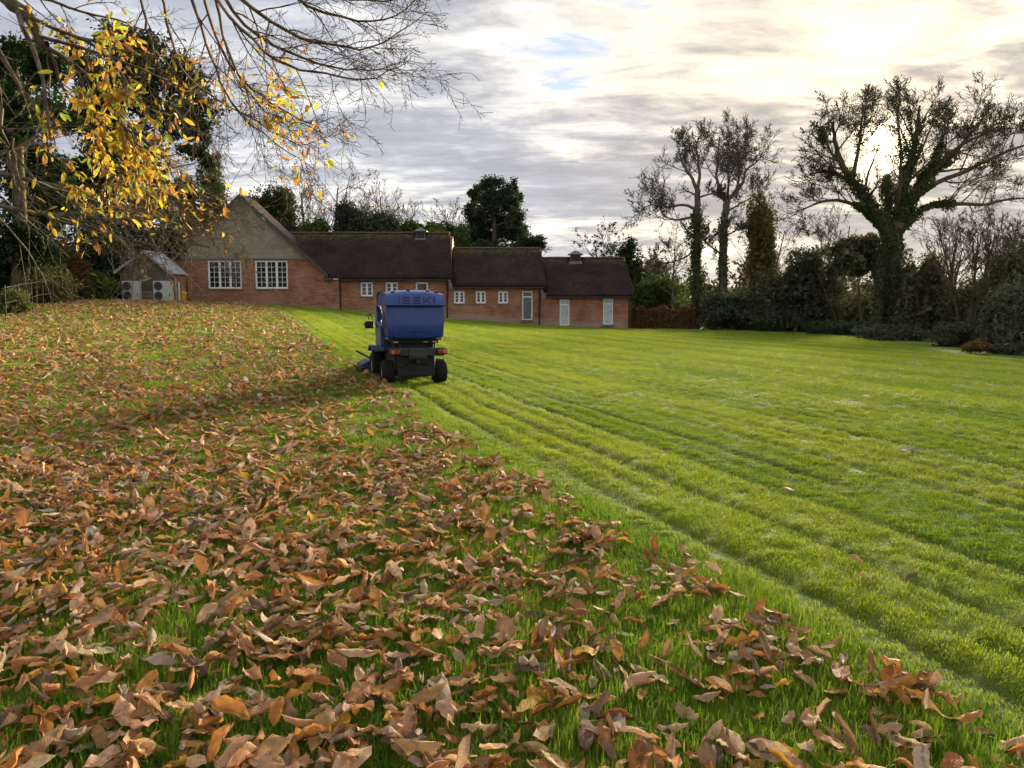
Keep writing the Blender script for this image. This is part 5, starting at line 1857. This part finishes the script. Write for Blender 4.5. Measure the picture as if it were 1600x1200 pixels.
# leaf shape shared by hanging and fallen leaves: long, pointed, toothed, folded and curled
def leaf_batch(rs, n, nv, nu, L, W, fold, curl, arch, twist, wave, Rm, pos, lift=None, teeth=.07, crum=None):
    v = np.linspace(0, 1, nv)
    u = np.linspace(-1, 1, nu)
    vv, uu = np.meshgrid(v, u, indexing='ij')
    prof = np.clip(vv, 0, 1)**.62*np.clip(1 - vv, 0, 1)**.72
    prof = prof/prof.max()
    saw = 1 + teeth*np.where(np.arange(nv) % 2 == 0, 1, -1)[:, None]*(np.abs(uu) > .9)
    prof = prof*saw + .035*(vv < .02)
    a = np.abs(uu)[None]
    hwid = W[:, None, None]*prof[None]
    th = fold[:, None, None] + curl[:, None, None]*a
    x = np.sign(uu)[None]*a*hwid*np.cos(th)
    z = a*hwid*np.sin(th)
    z = z + wave[:, None, None]*W[:, None, None]*a*np.sin(vv[None]*2*math.pi*rs.uniform(1.2, 3.0, n)[:, None, None] + rs.uniform(0, 6.28, n)[:, None, None] + np.sign(uu)[None])
    if crum is not None:
        f1, f2 = rs.uniform(2, 5, (2, n, 1, 1))
        z = z + crum[:, None, None]*W[:, None, None]*np.sin(f1*math.pi*vv[None] + rs.uniform(0, 6, (n, 1, 1)))*np.sin(f2*uu[None] + rs.uniform(0, 6, (n, 1, 1)))
    k = arch[:, None, None]
    k = np.where(np.abs(k) < .05, .05, k)
    yb = L[:, None, None]*np.sin(k*vv[None])/k
    zb = L[:, None, None]*(1 - np.cos(k*vv[None]))/k
    ta = k*vv[None]
    tw = twist[:, None, None]*(vv[None] - .5)
    x2 = x*np.cos(tw) - z*np.sin(tw)
    z2 = x*np.sin(tw) + z*np.cos(tw)
    Y_ = yb - z2*np.sin(ta)
    Z_ = zb + z2*np.cos(ta)
    P_ = np.stack([x2, Y_, Z_], -1).reshape(n, nv*nu, 3)
    P_ = P_ - P_.mean(1, keepdims=True) if lift is not None else P_
    P_ = np.einsum('nij,nkj->nki', Rm, P_)
    if lift is not None:
        P_[:, :, 2] -= P_[:, :, 2].min(1, keepdims=True)
        P_[:, :, 2] += lift[:, None]
    P_ = P_ + pos[:, None, :]
    luv = np.stack([uu.ravel(), vv.ravel()], 1)
    ii = np.arange(nv*nu).reshape(nv, nu)
    F_ = np.stack([ii[:-1, :-1], ii[:-1, 1:], ii[1:, 1:], ii[1:, :-1]], -1).reshape(-1, 4)
    return P_, F_, luv


def rotm(yaw, pitch, roll):
    cy, sy, cp, sp, cr, sr = np.cos(yaw), np.sin(yaw), np.cos(pitch), np.sin(pitch), np.cos(roll), np.sin(roll)
    o = np.zeros_like(cy)
    e = np.ones_like(cy)
    Rz = np.stack([cy, -sy, o, sy, cy, o, o, o, e], -1).reshape(-1, 3, 3)
    Rx = np.stack([e, o, o, o, cp, -sp, o, sp, cp], -1).reshape(-1, 3, 3)
    Ry = np.stack([cr, o, sr, o, e, o, -sr, o, cr], -1).reshape(-1, 3, 3)
    return Rz @ Rx @ Ry


def leaves_mesh(name, P_, F_, luv, tint, mat):
    n, k, _ = P_.shape
    FF = (F_[None] + (np.arange(n)*k)[:, None, None]).reshape(-1, 4)
    lu = np.concatenate([np.tile(luv, (n, 1)), np.zeros((n*k, 1))], 1)
    return np_mesh(name, P_.reshape(-1, 3), FF, mat, True, {'tint': np.repeat(tint, k, axis=0), 'luv': lu})


tips = np.array([tuple(q) for l, p, r in out if l >= 2 for q in p[1:]])
tdir = np.array([tuple((p[i] - p[i - 1]).normalized()) for l, p, r in out if l >= 2 for i in range(1, len(p))])
cx, cy = project(tips)
CL = [(110, 50, 34, 3), (165, 62, 26, 3), (60, 30, 22, 1.5), (95, 100, 32, 3), (150, 110, 36, 4), (200, 85, 24, 1.2), (130, 165, 34, 4), (175, 185, 34, 4), (95, 170, 26, 1.5), (215, 150, 26, 1.2), (215, 215, 30, 5), (180, 235, 32, 3.5),
      (70, 215, 22, 1.2), (150, 285, 34, 1.3), (120, 275, 26, 1.2), (195, 300, 32, 1.1), (235, 262, 30, 2), (260, 310, 30, .9), (330, 320, 22, .6), (300, 90, 30, 1.0), (300, 130, 26, 1.2), (390, 100, 24, 1.4), (425, 120, 26, 3.0), (445, 160, 24, 3.2),
      (455, 190, 22, 2.5), (395, 155, 24, 1.8), (330, 155, 22, 1.2), (470, 245, 26, 2.4), (485, 262, 20, 1.5), (140, 372, 30, .5), (110, 330, 26, .7), (265, 205, 22, .8), (535, 205, 16, .5), (250, 60, 40, .4)]
wt = np.full(len(tips), .035) + .08*((cy > 270) & (cx < 360))
for a, b_, s, q in CL:
    wt += q*np.exp(-((cx - a)**2 + (cy - b_)**2)/(2*(s*1.0)**2))
wt *= np.where((cy > 375) & (cx > 175), .15, 1.0)
wt *= (cx > -120) & (cx < 700) & (cy > -80)
n = 2000
pick = rs.choice(len(tips), n, p=wt/wt.sum())
pos = tips[pick]
dvec = tdir[pick] + rs.normal(0, .55, (n, 3)) + np.array([0, 0, -.35])
yaw = np.arctan2(-dvec[:, 0], dvec[:, 1])
pitch = np.arctan2(dvec[:, 2], np.hypot(dvec[:, 0], dvec[:, 1]))
L_ = .055 + .095*rs.beta(1.6, 1.8, n)
Rm = rotm(yaw, pitch, rs.uniform(-1.2, 1.2, n))
P_, F_, luv = leaf_batch(rs, n, 7, 3, L_, L_*rs.uniform(.15, .20, n), rs.uniform(.1, .6, n), np.zeros(n), rs.uniform(-.9, .4, n), rs.uniform(-.5, .5, n), rs.uniform(0, .12, n), Rm, pos)
AUT = np.array([(.62, .41, .03), (.54, .40, .035), (.38, .37, .04), (.56, .26, .03), (.36, .19, .06), (.22, .29, .045)])
px_, py_ = project(pos)
leftness = np.clip((330 - px_)/250, 0, 1)
prob = np.stack([.10 + .26*leftness, .12 + .16*leftness, .20 + .02*leftness, .20 - .02*leftness, .33 - .25*leftness, .06 + .02*leftness], 1)
prob /= prob.sum(1, keepdims=True)
kc = (prob.cumsum(1) < rs.rand(n, 1)).sum(1)
tint = AUT[kc]*rs.uniform(.68, 1.2, (n, 1))*rs.uniform(.88, 1.1, (n, 3))
# the 300 that show largest are leaves of their own
dist = np.linalg.norm(pos - np.array([0, 0, CAM_H]), axis=1)
order = np.argsort(-(L_/dist)*((px_ > 0) & (px_ < 1600) & (py_ > 0) & (py_ < 480)))
for q in order[:300]:
    c = P_[q].mean(0)
    me = leaves_mesh('leaf', (P_[q] - c)[None], F_, luv, tint[q][None], M['autumn'])
    link('leaf', me, chest, Vector(c) - cb_)
rest = order[300:]
lv = link('leaves', leaves_mesh('leaves', P_[rest] - offc, F_, luv, tint[rest], M['autumn']), chest)
lv['kind'] = 'stuff'

# ------------------------------------------------------------------ fallen leaves
rs = np.random.RandomState(300)
TINTS = np.array([(.60, .37, .21), (.50, .265, .110), (.52, .225, .050), (.180, .115, .075), (.68, .36, .050), (.54, .42, .30), (.38, .150, .045), (.68, .50, .31)])
TW = np.array([.24, .24, .17, .10, .04, .07, .10, .04])
TN = ['pinkish tan', 'mid brown', 'orange brown', 'dark grey brown', 'golden orange', 'pale greyish', 'deep russet', 'cream coloured']


def scatter(n, ya, yb2, dens_fn, wide=0.76, pad=2.0):
    """Rejection sampling of places on the ground in front of the camera."""
    X_, Y_ = [], []
    while len(X_) < n:
        y = ya + (yb2 - ya)*rs.rand(n*3)
        x = rs.uniform(-1, 1, n*3)*(wide*yb2 + pad)
        ok = (np.abs(x) < wide*y + pad) & (rs.rand(n*3) < dens_fn(x, y))
        X_ += list(x[ok])
        Y_ += list(y[ok])
    return np.array(X_[:n]), np.array(Y_[:n])


def area(ya, yb2, fn, wide=0.76, pad=2.0):
    y = ya + (yb2 - ya)*rs.rand(60000)
    x = rs.uniform(-1, 1, 60000)*(wide*yb2 + pad)
    ok = (np.abs(x) < wide*y + pad)
    return (fn(x, y)*ok).mean()*2*(wide*yb2 + pad)*(yb2 - ya)


def fallen(x, y, scale, nv, nu, flat=1.0):
    n = len(x)
    L = (.05 + .16*rs.beta(1.5, 2.0, n))*scale
    W = L*rs.uniform(.17, .245, n)
    kind = rs.rand(n)                       # flat, folded, rolled
    fold = np.where(kind < .35, rs.uniform(-.1, .25, n), np.where(kind < .75, rs.uniform(.3, .95, n), rs.uniform(-.5, -.1, n)))
    curl = np.where(kind > .6, rs.uniform(.3, 1.3, n), rs.uniform(-.2, .5, n))
    arch = rs.normal(.10, .62, n)
    up = rs.rand(n) < .06
    pitch = rs.normal(0, .11, n)*flat + np.where(up, rs.uniform(-.9, .9, n), 0)*flat
    roll = rs.normal(0, .24, n)*flat + np.where(rs.rand(n) < .4, math.pi, 0)
    Rm = rotm(rs.uniform(0, 6.28, n), pitch, roll)
    lift = rs.uniform(.012, .048, n)*litter_lift(x, y)
    pos = np.stack([x, y, surf(x, y)], 1)
    P_, F_, luv = leaf_batch(rs, n, nv, nu, L, W, fold, curl, arch, rs.normal(0, .55, n), rs.uniform(.05, .45, n), Rm, pos, lift, crum=rs.uniform(.0, .35, n))
    k = rs.choice(len(TINTS), n, p=TW)
    tint = TINTS[k]*rs.uniform(.72, 1.22, (n, 1))*rs.uniform(.93, 1.07, (n, 3))
    return P_, F_, luv, tint, k, L, kind, up


def litter_lift(x, y):
    return .7 + .9*litter(x, y)


strip = []
# near: full detail
A0 = area(1.6, 7.5, litter)
n0 = int(A0*265)
x, y = scatter(n0, 1.6, 7.5, litter)
x = np.concatenate([x, [1.98, 2.05, 1.55]])
y = np.concatenate([y, [4.20, 4.22, 2.62]])
P_, F_, luv, tint, k, L, kind, up = fallen(x, y, .95, 7, 5)
pxx, pyy = project(P_.mean(1))
vis = (pxx > 10) & (pxx < 1590) & (pyy > 0) & (pyy < 1190)
dist = np.linalg.norm(P_.mean(1) - np.array([0, 0, CAM_H]), axis=1)
# the 300 that show largest; ones that lie on top of others come first
score = (L/dist)*vis*(1 + 3.0*(P_[:, :, 2].max(1) - surf(x, y)))
order = np.argsort(-score)
seen_labels = {}
chosen = []
for q in order:
    if len(chosen) == 300:
        break
    c = P_[q].mean(0)
    shape = 'upright' if up[q] else ('flat' if kind[q] < .35 else 'folded' if kind[q] < .75 else 'curled')
    size = 'long' if L[q] > .18 else 'small' if L[q] < .14 else 'mid-sized'
    mid = P_[q].reshape(7, 5, 3)[:, 2]
    dv = mid[-1] - mid[0]
    point = ('pointing right' if dv[0] > 0 else 'pointing left') if abs(dv[0]) > abs(dv[1]) else ('pointing away' if dv[1] > 0 else 'pointing nearer')
    hor = ['at far left', 'well left', 'left', 'left of centre', 'near centre', 'right of centre', 'right', 'at far right'][min(7, int(pxx[q]/200))]
    ver = ['along the bottom edge', 'a little above the bottom', 'well above the bottom', 'halfway down the picture'][min(3, int(max(0, 1200 - pyy[q])/110))]
    if float(edge_x(c[1]) - c[0]) < 0:
        ver = 'out on the mown grass'
    lab = '%s %s %s leaf %s, %s %s' % (size, TN[k[q]], shape, point, hor, ver)
    if lab in seen_labels:
        continue
    seen_labels[lab] = 1
    chosen.append(q)
    me = leaves_mesh('fallen_leaf', (P_[q] - c)[None], F_, luv, tint[q][None], M['litter'])
    o = link('fallen_leaf', me, None, c)
    tag(o, lab, 'leaf', 'fallen chestnut leaves in the foreground')
rest = np.setdiff1d(order, chosen)
parts = [(P_[rest], F_, luv, tint[rest])]
# middle distance
A1 = area(7.5, 20, litter)
x, y = scatter(int(A1*125), 7.5, 20, litter)
g = fallen(x, y, 1.05, 4, 3)
parts.append((g[0], g[1], g[2], g[3]))
# far
A2 = area(20, 60, litter)
x, y = scatter(int(A2*50), 20, 60, litter)
ok = (y < 56.5)
x, y = x[ok], y[ok]
g = fallen(x, y, 1.45, 3, 3, flat=1.2)
parts.append((g[0], g[1], g[2], g[3]))
# strays on the mown side
stray = lambda x, y: .9*sstep(-.02, .3, x - edge_x(y))*(x < 16)
x, y = scatter(110, 3.0, 30, stray)
g = fallen(x, y, .8, 6, 3)
parts.append((g[0], g[1], g[2], g[3]*.9))
Vs, Fs, T_, U_, b0 = [], [], [], [], 0
for P_, F_, luv, tint in parts:
    n, kk, _ = P_.shape
    Vs.append(P_.reshape(-1, 3))
    Fs.append((F_[None] + (b0 + np.arange(n)*kk)[:, None, None]).reshape(-1, 4))
    T_.append(np.repeat(tint, kk, axis=0))
    U_.append(np.concatenate([np.tile(luv, (n, 1)), np.zeros((n*kk, 1))], 1))
    b0 += n*kk
me = np_mesh('fallen_leaves', np.concatenate(Vs), np.concatenate(Fs), M['litter'], True, {'tint': np.concatenate(T_), 'luv': np.concatenate(U_)})
tag(link('fallen_leaves', me), 'carpet of brown chestnut leaves strewn over the unmown grass', 'leaves', kind='stuff')
# a pale scrap far out on the lawn
sp_ = ground(1416, 707)
me = bpy.data.meshes.new('pale_scrap')
mb = MB().prism([(-.11, -.02), (-.04, -.05), (.06, -.03), (.12, .0), (.05, .04), (-.06, .05)], 'z', 0, .02)
me.from_pydata([(q.x, q.y, q.z + .02*math.sin(q.x*30)) for q in mb.v], [], mb.f)
me.materials.append(M['timber'])
so = link('pale_scrap', me, None, (sp_.x, sp_.y, float(surf(sp_.x, sp_.y)) + .025))
tag(so, 'pale scrap lying alone on the mown lawn at the right', 'scrap')

# ------------------------------------------------------------------ grass
tuft_col = bpy.data.collections.new('grass_tufts')
rs = np.random.RandomState(400)


def tuft(name, n, rad, h0, h1, wd, lean, clump=1.0):
    a = rs.uniform(0, 2*math.pi, n)
    rr = rad*np.sqrt(rs.rand(n))
    bx, by = rr*np.cos(a), rr*np.sin(a)
    h = rs.uniform(h0, h1, n)
    d = rs.uniform(0, 2*math.pi, n)
    ln = np.abs(rs.normal(lean, .28, n))
    dxv, dyv = np.cos(d), np.sin(d)
    fx, fy = -dyv, dxv
    ww = wd*rs.uniform(.6, 1.3, n)
    m1 = .55
    mx = bx + dxv*h*m1*np.sin(ln*.6)
    my = by + dyv*h*m1*np.sin(ln*.6)
    mz = h*m1*np.cos(ln*.6)
    tx = mx + dxv*h*(1 - m1)*np.sin(ln*1.5)
    ty = my + dyv*h*(1 - m1)*np.sin(ln*1.5)
    tz = mz + h*(1 - m1)*np.cos(ln*1.5)
    z0 = np.full(n, -.01)
    V_ = np.stack([np.stack([bx - fx*ww*.5, by - fy*ww*.5, z0], 1), np.stack([bx + fx*ww*.5, by + fy*ww*.5, z0], 1),
                   np.stack([mx - fx*ww*.45, my - fy*ww*.45, mz], 1), np.stack([mx + fx*ww*.45, my + fy*ww*.45, mz], 1),
                   np.stack([tx, ty, tz], 1)], 1).reshape(-1, 3)
    b = np.arange(n)*5
    Q_ = np.stack([b, b + 1, b + 3, b + 2], 1)
    T_ = np.stack([b + 2, b + 3, b + 4], 1)
    me = np_mesh(name, V_, [Q_, T_], M['grass'], True, {'bv': np.tile([0, 0, .55, .55, 1], n), 'brnd': np.repeat(rs.rand(n), 5)})
    o = bpy.data.objects.new(name, me)
    tuft_col.objects.link(o)


for k in range(4):
    tuft('a_long_%d' % k, 120, .13, .035, .085, .0042, .55)
for k in range(4):
    tuft('b_mown_%d' % k, 66, .075, .009, .024, .0036, .75)
for k in range(3):
    tuft('c_coarse_%d' % k, 70, .30, .03, .065, .011, .6)

GX, GY, GI, GS = [], [], [], []


def grass(ya, yb2, per, side, sx, sz):
    """Tufts between two distances, on the mown side or among the leaves."""
    a = (0.76*yb2 + 2)*2*(yb2 - ya)
    n = int(per*a)
    y = ya + (yb2 - ya)*rs.rand(n)
    x = rs.uniform(-1, 1, n)*(0.76*yb2 + 2)
    off = x - edge_x(y)
    ok = (np.abs(x) < .76*y + 2) & ((off > rs.normal(.05, .05, n)) if side == 'mown' else (off < rs.normal(.08, .05, n)))
    x, y = x[ok], y[ok]
    idx = (4 if side == 'mown' else 0) + rs.randint(0, 4, len(x))
    rel_, gv, rg, mw, _ = lawn_relief(x, y)
    keep = (x < 17 + np.maximum(0, y - 30)*.22) & (y < 57.2) & (rs.rand(len(x)) > gv*1.0)
    zs = sz*rs.uniform(.75, 1.25, len(x))*(1 - .6*gv + .4*rg)
    zs = zs*(1 + .25*wav(x, y, 31, 4.0))
    xs = sx*rs.uniform(.85, 1.2, len(x))
    GX.append(x[keep])
    GY.append(y[keep])
    GI.append(idx[keep])
    GS.append(np.stack([xs, xs, np.maximum(zs, .3)], 1)[keep])


grass(1.4, 6, 130, 'long', .95, 1.0)
grass(6, 12, 70, 'long', 1.2, 1.05)
grass(12, 24, 30, 'long', 1.6, 1.15)
grass(24, 58, 9, 'long', 2.6, 1.4)
grass(1.4, 6, 360, 'mown', .95, .85)
grass(6, 12, 240, 'mown', 1.1, .9)
grass(12, 24, 110, 'mown', 1.5, 1.0)
grass(24, 40, 70, 'mown', 1.9, 1.25)
grass(40, 58, 30, 'mown', 2.7, 1.5)
x, y, idx, scl = np.concatenate(GX), np.concatenate(GY), np.concatenate(GI), np.concatenate(GS)
_, gv, rg, mw, bi = lawn_relief(x, y)
me = bpy.data.meshes.new('grass')
n = len(x)
me.vertices.add(n)
me.vertices.foreach_set('co', np.stack([x, y, surf(x, y)], 1).astype(np.float32).ravel())
# mown passes lie over a little, each the other way from its neighbour
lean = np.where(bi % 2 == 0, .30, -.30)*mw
lx, yw_ = lean + rs.normal(0, .06, n), rs.uniform(0, 6.28, n)
# tilt along the mowing direction after the random turn, written as an XYZ euler
cl, sl2, cz2, sz2 = np.cos(lx), np.sin(lx), np.cos(yw_), np.sin(yw_)
R20, R21, R22, R10, R00 = sl2*sz2, sl2*cz2, cl, cl*sz2, cz2
rot = np.stack([np.arctan2(R21, R22), -np.arcsin(np.clip(R20, -1, 1)), np.arctan2(R10, R00)], 1)
for nm, ty, arr, key in (('rot', 'FLOAT_VECTOR', rot, 'vector'), ('scl', 'FLOAT_VECTOR', scl, 'vector'), ('ginfo', 'FLOAT_VECTOR', np.stack([mw*np.where(bi % 2 == 0, 1.0, .42), gv, rg], 1), 'vector')):  # ginfo: every other pass painted darker, imitating light on leaning blades
    at_ = me.attributes.new(nm, ty, 'POINT')
    at_.data.foreach_set(key, arr.astype(np.float32).ravel())
at_ = me.attributes.new('idx', 'INT', 'POINT')
at_.data.foreach_set('value', idx.astype(np.int32))
me.update()
me.materials.append(M['grass'])
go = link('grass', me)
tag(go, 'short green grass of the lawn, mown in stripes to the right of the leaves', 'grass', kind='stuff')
ng = bpy.data.node_groups.new('grass_scatter', 'GeometryNodeTree')
ng.interface.new_socket('Geometry', in_out='INPUT', socket_type='NodeSocketGeometry')
ng.interface.new_socket('Geometry', in_out='OUTPUT', socket_type='NodeSocketGeometry')
gi = ng.nodes.new('NodeGroupInput')
gout = ng.nodes.new('NodeGroupOutput')
iop = ng.nodes.new('GeometryNodeInstanceOnPoints')
ci = ng.nodes.new('GeometryNodeCollectionInfo')
ci.inputs['Collection'].default_value = tuft_col
ci.inputs['Separate Children'].default_value = True
ci.inputs['Reset Children'].default_value = True
iop.inputs['Pick Instance'].default_value = True


def named(nm, ty):
    nd = ng.nodes.new('GeometryNodeInputNamedAttribute')
    nd.data_type = ty
    nd.inputs['Name'].default_value = nm
    return nd.outputs['Attribute']


ng.links.new(gi.outputs[0], iop.inputs['Points'])
ng.links.new(ci.outputs[0], iop.inputs['Instance'])
ng.links.new(named('idx', 'INT'), iop.inputs['Instance Index'])
ng.links.new(named('rot', 'FLOAT_VECTOR'), iop.inputs['Rotation'])
ng.links.new(named('scl', 'FLOAT_VECTOR'), iop.inputs['Scale'])
ng.links.new(iop.outputs[0], gout.inputs[0])
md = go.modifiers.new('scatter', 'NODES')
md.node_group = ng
